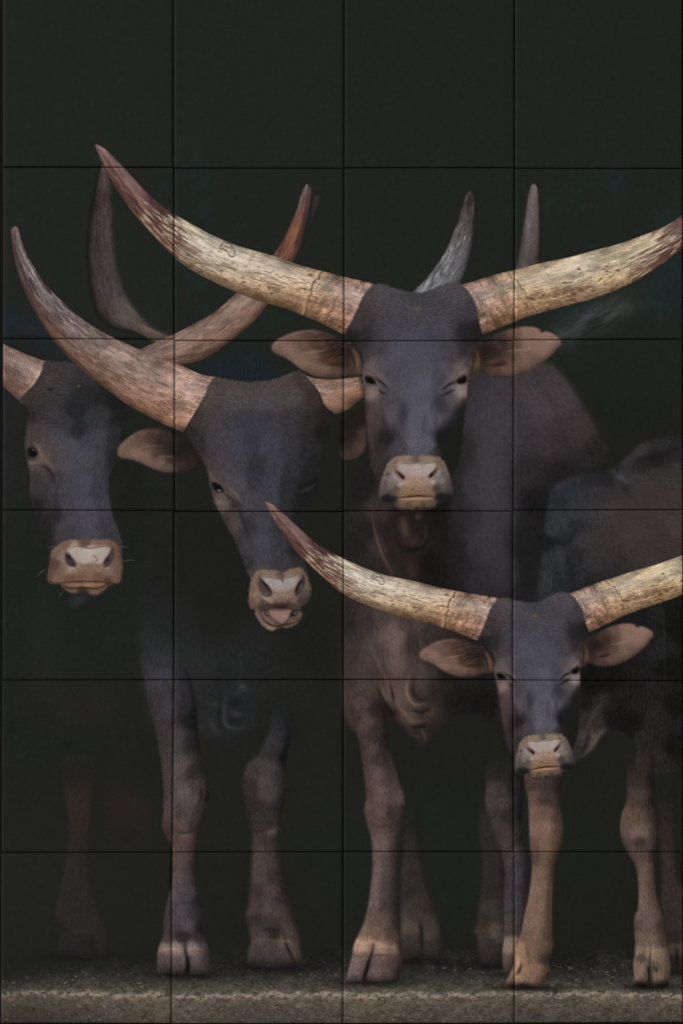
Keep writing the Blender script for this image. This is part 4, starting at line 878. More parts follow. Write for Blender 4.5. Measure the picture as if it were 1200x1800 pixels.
    def ex3(L, A, C):
        for i in range(44):
            y = 150 + (i * 61 % 340); x = 270 - (y - 150) * .42 + (i * 37 % 80) - 10 - max(0, y - 350) * .3
            L.stroke(ZB2([(x, y), (x - 6, y + 14), (x - 16, y + 30 + i % 15)]), 1.2, (190, 192, 186) if i % 3 else (44, 42, 46), .42 if y > 230 else .12)
    horn(ZB2([(20, 560), (55, 515), (120, 450), (180, 370), (225, 280), (255, 200), (280, 112), (293, 90), (299, 87)]), ZB2([(235, 560), (262, 480), (290, 400), (310, 310), (318, 220), (320, 115), (312, 92), (304, 87)]),
         [(0, (104, 106, 106)), (.3, (98, 98, 100)), (.5, (92, 90, 92)), (.66, (98, 90, 88)), (.75, (78, 70, 72)), (1, (88, 78, 78))], code(g, 'horn right'), seed=27, spot=0, streak=.2, warm=(64, 58, 60), warmth=.55, coolness=.1, extra=ex3)
    # head
    L = Layer(Z2([(458, 117), (500, 117), (570, 130), (650, 132), (720, 125), (790, 102), (850, 84), (900, 130), (945, 190), (965, 240), (1010, 282), (1000, 340), (965, 420), (948, 520), (942, 600), (915, 690), (885, 780), (862, 860), (872, 960), (885, 1030), (800, 1100), (660, 1080), (615, 1010), (572, 900), (522, 800), (483, 722), (455, 680), (440, 600), (426, 530), (400, 480), (362, 420), (330, 357), (370, 290), (400, 230), (430, 160)]), soft=1.0)
    S = [(500, 140, (74, 64, 62)), (640, 150, (70, 62, 62)), (780, 120, (72, 63, 61)), (860, 120, (66, 54, 50)), (440, 200, (74, 64, 61)), (560, 220, (74, 67, 68)), (700, 220, (74, 67, 68)), (820, 200, (73, 65, 64)), (920, 200, (56, 46, 43)), (980, 290, (40, 34, 32)), (380, 310, (62, 53, 51)), (350, 370, (46, 40, 39)), (480, 310, (64, 58, 60)), (600, 310, (58, 55, 62)), (700, 310, (58, 54, 60)), (820, 310, (56, 50, 52)), (900, 320, (46, 41, 41)), (960, 360, (32, 30, 28)), (400, 430, (48, 42, 42)), (460, 420, (66, 60, 64)), (560, 400, (68, 64, 71)), (630, 400, (56, 54, 61)), (720, 420, (66, 62, 68)), (820, 420, (53, 50, 54)), (890, 430, (41, 39, 40)), (935, 500, (36, 34, 34)), (430, 520, (68, 57, 54)), (500, 520, (70, 64, 68)), (580, 500, (64, 61, 68)), (650, 520, (46, 45, 51)), (740, 520, (60, 57, 62)), (820, 540, (47, 45, 48)), (890, 560, (36, 35, 36)), (450, 575, (78, 66, 61)), (520, 580, (72, 65, 67)), (580, 600, (70, 66, 72)), (640, 600, (52, 51, 57)), (720, 600, (60, 57, 63)), (800, 620, (44, 42, 45)), (870, 640, (32, 31, 31)), (920, 600, (30, 29, 28)), (545, 655, (80, 68, 63)), (590, 680, (66, 61, 65)), (485, 672, (92, 77, 70)), (460, 660, (70, 58, 52)), (500, 700, (92, 76, 70)), (560, 700, (60, 51, 50)), (640, 700, (62, 60, 67)), (720, 700, (62, 59, 65)), (780, 720, (45, 43, 46)), (850, 740, (34, 33, 32)), (510, 760, (62, 52, 50)), (560, 780, (72, 60, 58)), (620, 790, (50, 47, 51)), (680, 780, (64, 61, 68)), (760, 800, (46, 44, 47)), (830, 820, (32, 32, 31)), (560, 860, (52, 46, 46)), (620, 880, (60, 56, 61)), (680, 870, (70, 66, 73)), (760, 880, (54, 51, 56)), (840, 900, (36, 35, 35)), (610, 960, (50, 46, 47)), (680, 960, (64, 60, 66)), (780, 960, (56, 52, 55)), (860, 970, (46, 42, 42)), (635, 1030, (70, 60, 55))]
    L.field([(200 + .3833 * x, 620 + .3833 * y, c) for x, y, c in S], s=8)
    Zs = lambda p, w, c, a, w1=None: L.stroke(Z2(p), w, c, a, w1)
    L.fur(Z2([(660, 150, 0, -1), (500, 160, -.8, -.8), (820, 150, .8, -.7), (640, 330, 0, 1), (450, 300, -1, .2), (850, 300, 1, .3), (600, 500, -.2, 1), (500, 450, -.5, 1), (800, 480, .4, 1), (640, 800, .1, 1), (520, 800, .2, 1)]), .14, 9)
    Zs([(500, 640), (540, 670), (575, 695)], 3.2, (46, 38, 36), .7); Zs([(520, 610), (560, 650), (590, 690)], 3, (116, 96, 84), .4); Zs([(460, 660), (490, 690), (530, 695)], 2.4, (118, 100, 90), .4); Zs([(530, 690), (560, 705), (585, 690)], 2.2, (38, 32, 31), .6)
    Zs([(570, 710), (600, 790), (625, 880)], 4, (38, 34, 36), .6); Zs([(530, 730), (555, 800), (570, 850)], 4, (84, 68, 64), .4)
    Zs([(640, 330), (650, 450), (640, 560)], 6, (44, 43, 49), .45); Zs([(790, 580), (770, 660), (770, 740)], 3, (40, 38, 42), .5); Zs([(740, 600), (735, 680)], 4, (72, 69, 75), .4)
    Zs([(840, 640), (880, 630), (930, 600)], 3, (68, 62, 62), .5); Zs([(850, 620), (900, 600), (940, 580)], 4, (28, 26, 26), .7)
    Zs([(430, 540), (450, 570), (470, 590)], 2, (112, 92, 80), .4)
    Zs([(440, 600), (448, 650), (470, 710), (510, 800)], 1.8, (34, 29, 28), .5)
    L.tone(.95, 1.15, 58.0).tint(1.05, 1.09, 1.09); L.blob(*Z2([(640, 420)])[0], 80, 60, (58, 59, 69), .4); L.blob(*Z2([(690, 850)])[0], 34, 70, (60, 61, 71), .35)
    mask_hair(L, None, .45)
    L.done(code(g, 'face'))
    E = Layer(Z2([(448, 598), (464, 594), (486, 604), (502, 624), (504, 638), (488, 640), (468, 634), (454, 618)]), base=(26, 23, 23), soft=1.0)
    E.blob(*Z2([(478, 616)])[0], 6, 5.5, (13, 12, 13), .9); E.blob(*Z2([(484, 632)])[0], 3.2, 1.6, (150, 154, 160), .75, 20); E.stroke(Z2([(446, 594), (464, 588), (490, 602), (506, 625)]), 1.3, (50, 42, 40), .8); E.done(code(g, 'eye'))
    ZN = Z(420, 980, .11667)
    M = Layer(ZN([(270, 205), (350, 178), (480, 195), (575, 190), (640, 232), (700, 205), (780, 175), (900, 148), (980, 208), (1040, 310), (1082, 440), (1072, 600), (1005, 700), (940, 730), (928, 790), (952, 850), (922, 940), (842, 1020), (722, 1062), (640, 1050), (560, 1082), (470, 1098), (380, 1052), (300, 952), (242, 852), (236, 790), (180, 772), (148, 700), (148, 560), (170, 400), (215, 275)]), soft=1.1)
    S = [(330, 220, (124, 102, 80)), (480, 240, (132, 108, 84)), (620, 265, (104, 86, 72)), (760, 220, (130, 106, 82)), (900, 190, (122, 100, 78)), (220, 350, (122, 100, 80)), (200, 480, (118, 96, 76)), (240, 560, (134, 112, 90)), (180, 660, (106, 86, 70)), (280, 650, (122, 102, 84)), (340, 690, (84, 70, 60)), (1030, 420, (108, 88, 72)), (1010, 560, (88, 74, 66)), (1020, 640, (70, 60, 55)), (940, 660, (72, 60, 54)),
         (450, 340, (158, 150, 142)), (600, 400, (164, 156, 148)), (780, 360, (156, 148, 138)), (600, 470, (158, 142, 128)), (720, 460, (150, 134, 120)), (560, 560, (146, 120, 100)), (700, 560, (142, 116, 96)), (800, 520, (136, 110, 90)), (480, 640, (146, 122, 104)), (640, 640, (128, 100, 80)), (820, 640, (124, 98, 80)), (560, 700, (104, 80, 64)), (760, 700, (88, 68, 58)), (420, 720, (92, 74, 62)), (880, 700, (92, 72, 62)), (640, 730, (58, 45, 38)), (300, 820, (112, 90, 76)), (400, 900, (134, 108, 92)), (330, 960, (124, 102, 84)), (500, 980, (120, 96, 80)), (460, 1060, (142, 118, 96)), (640, 1030, (104, 84, 70)), (800, 950, (122, 97, 82)), (880, 850, (126, 100, 86)), (780, 1030, (112, 92, 76)), (910, 920, (96, 82, 74))]
    M.field([(420 + .11667 * x, 980 + .11667 * y, c) for x, y, c in S], s=4.5, p=2.4, hue=2.2)
    Ms = lambda p, w, c, a, w1=None: M.stroke(ZN(p), w, c, a, w1)
    Mb = lambda x, y, rx, ry, c, a, an=0: M.blob(420 + .11667 * x, 980 + .11667 * y, rx * .11667, ry * .11667, c, a, an)
    M.c *= (1 + .02 * samp(HAIR, M.X * 1.3, M.Y * 1.3) + .03 * samp(MED, M.X * 6, M.Y * 6))[..., None]
    M.poly(ZN([(338, 288), (420, 302), (560, 322), (652, 352), (720, 312), (884, 268), (884, 330), (842, 420), (780, 468), (560, 480), (440, 430), (370, 360)]), (166, 160, 152), .5, 1.6)
    Ms([(600, 200), (640, 250), (700, 210)], 2.4, (62, 58, 62), .7); Ms([(640, 300), (655, 340), (664, 385)], 1.2, (48, 36, 33), .9); Ms([(380, 295), (480, 300), (600, 330)], 1.3, (92, 76, 64), .6); Ms([(700, 312), (800, 290), (880, 258)], 1.2, (96, 80, 68), .5)
    M.poly(ZN([(320, 275), (348, 345), (425, 420), (492, 500), (494, 570), (430, 594), (362, 562), (310, 492), (288, 400), (298, 310)]), (74, 59, 56), .92, .8); Ms([(330, 320), (370, 380), (430, 440), (492, 530)], 2.6, (22, 17, 17), .95); Mb(405, 545, 40, 24, (108, 95, 97), .6, 20); Mb(300, 350, 18, 60, (96, 76, 64), .5)
    Mb(398, 616, 62, 26, (164, 154, 150), .7, 15); Ms([(260, 330), (250, 450), (280, 560)], 3, (138, 114, 92), .4)
    M.poly(ZN([(962, 238), (992, 310), (984, 420), (942, 500), (882, 572), (838, 562), (848, 480), (900, 400), (940, 320)]), (58, 48, 46), .92, .8); Ms([(940, 330), (890, 420), (846, 540)], 2.6, (22, 18, 18), .95); Mb(932, 450, 24, 50, (104, 93, 94), .6, 20); Ms([(1010, 300), (1020, 420), (980, 560)], 2.2, (122, 100, 82), .4)
    q = np.random.RandomState(61)
    for i in range(80):
        x = q.uniform(500, 860); y = q.uniform(470, 690)
        Ms([(x, y), (x + 8, y - 10), (x + 18, y - 18)], .7, (176, 150, 128) if q.rand() < .5 else (98, 74, 60), q.uniform(.12, .4))
    Ms([(170, 765), (300, 752), (400, 730), (520, 722), (640, 720), (780, 716), (920, 722)], 3.6, (56, 43, 36), .75); Ms([(430, 742), (560, 744), (660, 748), (780, 738)], 3.4, (44, 33, 29), .8); Ms([(640, 660), (655, 700), (660, 740)], 2, (58, 44, 38), .6)
    M.poly(ZN([(300, 780), (420, 766), (640, 768), (900, 760), (930, 800), (880, 880), (760, 960), (640, 1000), (500, 960), (400, 900)]), (50, 38, 34), .85, 1.6)
    M.poly(ZN([(330, 830), (400, 800), (452, 850), (500, 920), (560, 980), (440, 960), (370, 900)]), (128, 103, 88), .72, 1.3); M.poly(ZN([(780, 900), (860, 870), (908, 810), (922, 860), (860, 930), (740, 980)]), (122, 97, 84), .72, 1.3)
    M.poly(ZN([(450, 800), (560, 786), (640, 792), (772, 786), (776, 850), (742, 920), (656, 992), (560, 952), (490, 892)]), (148, 121, 105), .95, 1.0); Mb(530, 830, 40, 26, (158, 116, 84), .6); Ms([(470, 800), (600, 792), (760, 796)], 2.4, (104, 78, 64), .7); Ms([(600, 860), (660, 880), (720, 850)], 4, (174, 148, 132), .4)
    Ms([(375, 795), (410, 858), (470, 895)], 1.7, (30, 23, 21), .9); Mb(425, 850, 16, 8, (150, 142, 134), .6, 40); M.poly(ZN([(778, 832), (872, 806), (888, 830), (832, 882), (768, 898)]), (38, 35, 33), .9, .8); Mb(850, 836, 24, 14, (126, 121, 114), .7, -35)
    Ms([(330, 800), (352, 900), (430, 990), (560, 1034), (700, 1012), (830, 982), (925, 895)], 1.9, (42, 30, 26), .85); Ms([(765, 955), (850, 915), (905, 860)], 1.2, (66, 48, 42), .7)
    Ms([(380, 1040), (470, 1076), (570, 1058)], 2.6, (158, 132, 108), .5); Ms([(250, 830), (290, 920), (360, 1010)], 2.0, (140, 118, 98), .5); Ms([(640, 1060), (740, 1046), (850, 1000)], 2, (126, 104, 88), .4)
    M.puff(5, .86).tint(.92, .935, .99); mask_hair(M, None, .3)
    M.done(code(g, 'muzzle'))


# ---------------------------------------------------------------- standing cow (C), body and legs
def paint_c_body():
    g = 'cow c'
    # hind legs first
    L = Layer(ZC2([(400, 560), (470, 700), (480, 830), (500, 1000), (520, 1130), (556, 1250), (586, 1360), (600, 1450), (606, 1540), (592, 1580), (515, 1574), (505, 1560), (480, 1566), (395, 1566), (385, 1400), (385, 1150), (400, 950), (400, 760)]), soft=2.2)
    S = [(430, 620, (32, 32, 31)), (440, 800, (36, 35, 34)), (450, 950, (44, 40, 39)), (450, 1080, (48, 43, 41)), (420, 1200, (46, 41, 39)), (500, 1180, (50, 45, 42)), (460, 1280, (58, 52, 47)), (540, 1280, (52, 46, 42)), (430, 1400, (78, 67, 60)), (470, 1340, (62, 54, 49)), (545, 1380, (66, 58, 52)), (440, 1470, (54, 48, 45)), (540, 1430, (72, 63, 56)), (560, 1500, (56, 51, 48)), (440, 1540, (48, 44, 42)), (570, 1560, (48, 45, 43))]
    L.field([(580 + .3223 * x, 1180 + .3223 * y, c) for x, y, c in S], s=8)
    L.stroke(ZC2([(490, 1360), (498, 1440), (500, 1570)]), 4, (24, 24, 23), .85).fur(DOWN, .13, 7).puff(10, .6).fade(1360, 1500).done(code(g, 'leg hind left'), .95)
    L = Layer(ZC2([(760, 480), (800, 650), (815, 900), (830, 1100), (815, 1250), (800, 1370), (783, 1425), (800, 1440), (808, 1520), (830, 1590), (880, 1608), (935, 1602), (950, 1400), (945, 1000), (900, 800), (900, 480)]), soft=2.2)
    S = [(800, 560, (30, 30, 29)), (820, 700, (36, 34, 34)), (850, 850, (44, 41, 41)), (870, 1050, (46, 42, 42)), (850, 1200, (44, 40, 38)), (890, 1300, (58, 51, 47)), (830, 1360, (48, 44, 42)), (890, 1430, (84, 72, 62)), (840, 1440, (60, 53, 48)), (870, 1510, (50, 46, 44)), (900, 1580, (42, 40, 38))]
    L.field([(580 + .3223 * x, 1180 + .3223 * y, c) for x, y, c in S], s=8)
    L.stroke(ZC2([(840, 1452), (880, 1468), (930, 1450)]), 2, (40, 36, 33), .6); L.stroke(ZC2([(795, 1400), (792, 1430)]), 3, (66, 58, 54), .7)
    L.fur(DOWN, .13, 7).puff(10, .6).fade(1350, 1480).done(code(g, 'leg hind right'), .95)
    # trunk, neck and chest
    L = Layer([(660, 780), (632, 826), (609, 880), (603, 1050), (600, 1180), (606, 1260), (640, 1290), (700, 1270), (720, 1290), (744, 1308), (765, 1290), (800, 1262), (850, 1262), (905, 1330), (960, 1290), (965, 1060), (975, 900), (1010, 845), (1066, 800), (1052, 762), (1022, 708), (985, 655), (955, 636), (905, 642), (860, 600), (640, 600)], soft=3.0)
    S = [(815, 690, (50, 45, 47)), (850, 720, (54, 49, 51)), (880, 800, (52, 47, 50)), (840, 860, (50, 46, 49)), (930, 660, (60, 54, 55)), (960, 700, (62, 56, 57)), (920, 750, (54, 49, 51)), (970, 780, (52, 46, 48)), (1020, 760, (56, 49, 50)), (1045, 795, (44, 39, 39)), (930, 830, (46, 41, 42)), (985, 835, (38, 35, 35)), (945, 880, (30, 29, 28)), (880, 900, (49, 45, 49)), (850, 960, (48, 45, 49)), (885, 1000, (47, 44, 48)), (840, 1030, (44, 41, 44)), (925, 960, (33, 32, 32)), (935, 1040, (36, 35, 36)), (798, 800, (40, 37, 38)), (800, 900, (42, 39, 41)), (790, 980, (34, 32, 33)), (770, 900, (28, 27, 25)), (760, 1000, (28, 27, 25)), (740, 1040, (30, 28, 27)), (800, 1050, (34, 32, 33)),
         (625, 760, (30, 30, 29)), (625, 860, (33, 33, 33)), (620, 960, (36, 35, 36)), (640, 1000, (42, 40, 41)), (650, 930, (42, 39, 40)), (662, 900, (60, 48, 46)), (665, 960, (60, 48, 46)), (680, 1000, (48, 40, 38)), (690, 940, (40, 34, 32)), (715, 900, (40, 34, 32)), (705, 970, (40, 33, 31)), (725, 1010, (44, 35, 33)), (730, 1060, (44, 37, 34)),
         (612, 1090, (44, 40, 40)), (640, 1090, (60, 51, 49)), (620, 1150, (60, 52, 50)), (610, 1200, (58, 50, 50)), (650, 1150, (72, 61, 57)), (670, 1080, (72, 62, 59)), (690, 1120, (92, 78, 72)), (700, 1170, (90, 76, 70)), (720, 1090, (74, 62, 57)), (735, 1130, (58, 48, 44)), (665, 1190, (64, 53, 48)), (640, 1200, (72, 61, 56)), (625, 1230, (64, 54, 52)), (700, 1220, (84, 70, 62)), (725, 1180, (70, 59, 52)), (745, 1190, (66, 57, 54)), (760, 1160, (46, 42, 42)), (740, 1220, (60, 52, 50)), (720, 1255, (78, 63, 56)), (750, 1250, (60, 48, 44)), (765, 1215, (44, 38, 37)), (790, 1180, (34, 33, 33)), (800, 1230, (30, 29, 28)), (680, 1260, (40, 34, 31)), (745, 1290, (52, 42, 38)), (850, 1240, (28, 28, 26)), (880, 1180, (34, 31, 31)), (890, 1260, (40, 34, 34)), (860, 1100, (34, 32, 32)), (930, 1200, (34, 32, 32))]
    L.field(S, s=13)
    L.fur([(850, 750, .3, 1), (960, 760, 1, .9), (870, 950, .05, 1), (640, 950, .15, 1), (690, 1130, -.3, 1), (640, 1180, .3, 1), (740, 1200, 0, 1)], .11, 10)
    st = L.stroke
    st([(935, 650), (965, 700), (990, 760), (1010, 820)], 7, (40, 36, 37), .35); st([(905, 660), (945, 740), (970, 830)], 6, (64, 58, 60), .25); st([(990, 690), (1020, 745), (1042, 790)], 5, (68, 60, 60), .3)
    st([(800, 720), (806, 860), (800, 1000)], 7, (34, 32, 33), .4); st([(905, 850), (898, 960), (890, 1050)], 5, (38, 36, 38), .4)
    st([(915, 880), (920, 980), (930, 1050)], 16, (29, 29, 28), .7); st([(778, 740), (782, 860), (776, 1010)], 13, (28, 27, 26), .75); st([(850, 740), (862, 860), (858, 1000)], 22, (58, 53, 57), .35); st([(640, 720), (632, 840), (640, 960)], 9, (34, 33, 34), .4)
    # throat and its folds under the chin
    st([(652, 900), (660, 940), (672, 975), (692, 1010)], 2.4, (92, 72, 66), .75); st([(664, 905), (676, 950), (694, 985)], 3, (40, 32, 30), .5); st([(664, 960), (682, 1000), (700, 1030)], 2, (84, 64, 58), .5)
    L.blob(720, 905, 30, 16, (36, 29, 27), .8)
    st([(706, 905), (710, 928), (716, 948)], 9, (86, 68, 62), .75, 8); st([(732, 902), (736, 915)], 6, (84, 66, 60), .6)
    L.blob(724, 952, 15, 9, (60, 48, 45), .8); st([(702, 955), (720, 966), (742, 960), (746, 938)], 4, (26, 23, 22), .8); st([(745, 915), (748, 940), (738, 962)], 3, (64, 56, 58), .5)
    st([(714, 972), (722, 1000), (726, 1024)], 9, (62, 47, 44), .6); st([(745, 975), (742, 1020)], 9, (27, 25, 24), .7)
    st([(690, 920), (694, 960), (706, 990)], 5, (56, 44, 41), .5)
    # dewlap
    st([(642, 1110), (662, 1160), (680, 1200), (692, 1250)], 4, (98, 82, 72), .45); st([(690, 1080), (694, 1130), (702, 1180)], 9, (104, 88, 82), .45); st([(725, 1080), (718, 1130), (720, 1170)], 5, (52, 43, 40), .55); st([(735, 1100), (742, 1150), (740, 1180)], 5, (86, 74, 70), .35)
    st([(720, 1180), (714, 1215), (728, 1238), (752, 1236)], 4.0, (126, 104, 92), .6, 2.5); st([(728, 1190), (726, 1218), (742, 1230), (756, 1224)], 4, (38, 32, 30), .75); st([(735, 1168), (740, 1205), (748, 1218)], 8, (76, 67, 66), .5); st([(757, 1180), (760, 1210), (752, 1226)], 4, (50, 45, 46), .5)
    st([(682, 1205), (700, 1240), (726, 1268), (752, 1264)], 5, (108, 88, 78), .55, 3); st([(722, 1248), (742, 1252), (756, 1244)], 3.2, (30, 25, 23), .85); st([(742, 1252), (756, 1256), (766, 1242)], 4, (92, 74, 67), .5)
    st([(660, 1205), (676, 1235), (690, 1262)], 4.5, (24, 22, 20), .8); st([(684, 1200), (690, 1222), (692, 1240)], 3, (28, 24, 22), .75); st([(668, 1200), (674, 1220), (682, 1240)], 3, (110, 90, 76), .5)
    st([(655, 1190), (665, 1225), (680, 1260)], 3, (88, 72, 62), .4); st([(700, 1272), (720, 1290), (742, 1296)], 3, (84, 68, 60), .55); st([(738, 1280), (746, 1294), (748, 1306)], 3, (104, 84, 74), .6); st([(716, 1276), (736, 1278), (752, 1272)], 3.4, (26, 23, 21), .7)
    st([(600, 1060), (602, 1130), (600, 1220)], 5, (34, 31, 31), .5)
    # dark belly
    L.tone(.97, 1.18, 50.0).tint(.98, 1.0, 1.01)
    L.c += (np.clip(np.exp(-((L.X - 862) / 52) ** 2 - ((L.Y - 850) / 190) ** 4) + .7 * np.exp(-((L.X - 965) / 60) ** 2 - ((L.Y - 725) / 62) ** 2), 0, 1) * 11)[..., None] * np.array((.95, 1, 1.08), np.float32)
    L.blob(810, 1300, 60, 46, (27, 27, 25), .95); L.blob(680, 1300, 26, 26, (29, 28, 26), .7)
    L.done(code(g, 'body'))
    # left front leg
    L = Layer(ZC2([(75, 60), (88, 150), (120, 260), (160, 400), (185, 560), (196, 680), (186, 760), (203, 840), (226, 930), (231, 1060), (220, 1180), (206, 1280), (180, 1380), (130, 1490), (121, 1550), (96, 1640), (88, 1688), (130, 1698), (180, 1694), (190, 1688), (260, 1696), (330, 1698), (374, 1684), (389, 1600), (390, 1500), (375, 1400), (373, 1250), (362, 1100), (366, 980), (386, 880), (402, 780), (406, 690), (382, 620), (352, 520), (320, 420), (310, 330), (300, 200), (240, 80)]), soft=1.2)
    S = [(110, 120, (62, 54, 53)), (180, 160, (72, 61, 58)), (260, 200, (46, 40, 38)), (140, 260, (60, 51, 50)), (190, 280, (74, 62, 58)), (250, 330, (54, 48, 50)), (300, 380, (46, 42, 44)), (180, 420, (62, 53, 52)), (220, 430, (72, 62, 60)), (280, 470, (56, 51, 53)), (320, 500, (66, 58, 57)), (205, 560, (70, 60, 58)), (260, 570, (82, 72, 70)), (320, 580, (64, 58, 60)), (360, 600, (74, 66, 64)), (210, 670, (68, 57, 54)), (270, 670, (88, 77, 74)), (340, 670, (70, 64, 65)), (385, 690, (94, 82, 74)), (205, 760, (74, 63, 58)), (270, 760, (82, 71, 66)), (340, 770, (58, 51, 50)), (390, 780, (70, 62, 57)), (230, 850, (78, 67, 63)), (290, 850, (76, 65, 60)), (350, 860, (66, 57, 54)), (245, 940, (88, 78, 76)), (300, 940, (90, 78, 74)), (350, 950, (70, 62, 62)), (250, 1050, (86, 76, 74)), (310, 1060, (78, 69, 69)), (350, 1050, (70, 63, 65)), (245, 1150, (88, 77, 75)), (300, 1160, (70, 62, 63)), (350, 1180, (56, 52, 56)), (240, 1250, (90, 79, 78)), (300, 1260, (66, 60, 64)), (355, 1270, (54, 50, 54)), (220, 1350, (82, 70, 67)), (290, 1360, (84, 72, 68)), (360, 1370, (60, 54, 54)), (180, 1420, (96, 81, 72)), (250, 1430, (96, 81, 72)), (340, 1430, (74, 64, 60)), (160, 1500, (136, 116, 100)), (210, 1490, (128, 108, 94)), (280, 1510, (132, 112, 98)), (350, 1520, (110, 92, 80)), (380, 1500, (70, 60, 55)), (150, 1570, (98, 86, 84)), (190, 1560, (94, 82, 80)), (260, 1580, (88, 79, 81)), (340, 1590, (78, 68, 66)), (120, 1650, (90, 80, 80)), (160, 1650, (94, 85, 87)), (240, 1650, (100, 91, 92)), (320, 1660, (86, 77, 76)), (370, 1650, (66, 57, 53))]
    L.field([(580 + .3223 * x, 1180 + .3223 * y, c) for x, y, c in S], s=7)
    Zs = lambda p, w, c, a, w1=None: L.stroke(ZC2(p), w, c, a, w1)
    L.fur(ZC2([(200, 300, .1, 1), (280, 700, -.2, 1), (280, 1000, 0, 1), (250, 1400, -.3, 1)]), .14, 8)
    Zs([(270, 400), (300, 470), (330, 560)], 5, (42, 39, 43), .5); Zs([(330, 470), (360, 560), (390, 640)], 3, (88, 78, 76), .4); Zs([(225, 830), (270, 850), (330, 830), (370, 800)], 3, (54, 46, 43), .5); Zs([(240, 900), (300, 895), (350, 900)], 3, (100, 87, 82), .3); Zs([(265, 980), (262, 1100), (240, 1250)], 4, (100, 89, 87), .35)
    Zs([(150, 1470), (200, 1480), (235, 1475), (300, 1500), (380, 1510)], 3, (156, 134, 114), .5); Zs([(125, 1550), (180, 1555), (215, 1550)], 2, (70, 60, 60), .5); Zs([(225, 1550), (300, 1548), (385, 1560)], 2.4, (66, 57, 58), .5)
    Zs([(236, 1480), (226, 1540), (205, 1600), (180, 1692)], 2.2, (30, 27, 26), .9, 4.0); Zs([(215, 1575), (200, 1630), (182, 1692)], 4.5, (24, 23, 22), .85); Zs([(215, 1620), (200, 1680)], 1.5, (124, 114, 112), .4)
    Zs([(88, 1690), (180, 1700), (380, 1692)], 2, (28, 27, 25), .6)
    for i in range(24):
        x = 130 + (i * 43 % 250); Zs([(x, 1475 + i % 9), (x - 3, 1500), (x - 4, 1530 + i % 13)], 1.0, (166, 146, 126) if i % 2 else (92, 76, 66), .3)
    L.puff(12, .5).tone(1.0, 1.12).tint(1.02, .99, .97).fade(1195, 1250); L.done(code(g, 'leg left'))
    # right front leg, cut by the front cow's leg
    L = Layer(ZC2([(860, 500), (850, 640), (844, 720), (870, 830), (908, 930), (938, 1010), (950, 1100), (945, 1250), (946, 1450), (938, 1540), (950, 1640), (1010, 1640), (1050, 1500), (1060, 1300), (1075, 1130), (1072, 1050), (1058, 950), (1046, 800), (1052, 660), (1060, 500), (1000, 430)]), soft=1.4)
    S = [(880, 560, (46, 41, 42)), (960, 540, (46, 41, 42)), (1030, 560, (34, 32, 33)), (870, 650, (64, 56, 54)), (930, 650, (60, 53, 54)), (1000, 640, (42, 38, 38)), (865, 730, (66, 58, 56)), (930, 720, (66, 60, 60)), (900, 790, (58, 52, 54)), (960, 780, (50, 45, 46)), (1030, 760, (38, 36, 37)), (930, 870, (62, 55, 54)), (980, 900, (66, 58, 56)), (1030, 900, (48, 44, 45)), (960, 1000, (62, 55, 57)), (1010, 1010, (74, 66, 66)), (1050, 1020, (58, 54, 58)), (970, 1120, (58, 53, 58)), (1020, 1120, (70, 65, 69)), (1060, 1130, (52, 50, 54)), (965, 1280, (62, 57, 61)), (1010, 1280, (68, 64, 69)), (970, 1400, (68, 61, 62)), (1015, 1400, (66, 60, 62)), (970, 1500, (118, 100, 86)), (1005, 1490, (120, 102, 88)), (970, 1580, (84, 72, 68)), (1000, 1600, (70, 60, 56))]
    L.field([(580 + .3223 * x, 1180 + .3223 * y, c) for x, y, c in S], s=8)
    L.fur(DOWN, .13, 8)
    L.stroke(ZC2([(870, 830), (900, 890), (950, 950), (1000, 930)]), 2.4, (84, 74, 72), .5); L.stroke(ZC2([(860, 760), (880, 850), (930, 940)]), 2, (36, 33, 34), .4)
    L.puff(10, .55).tone(.97, 1.1).fade(1325, 1385); L.done(code(g, 'leg right'))


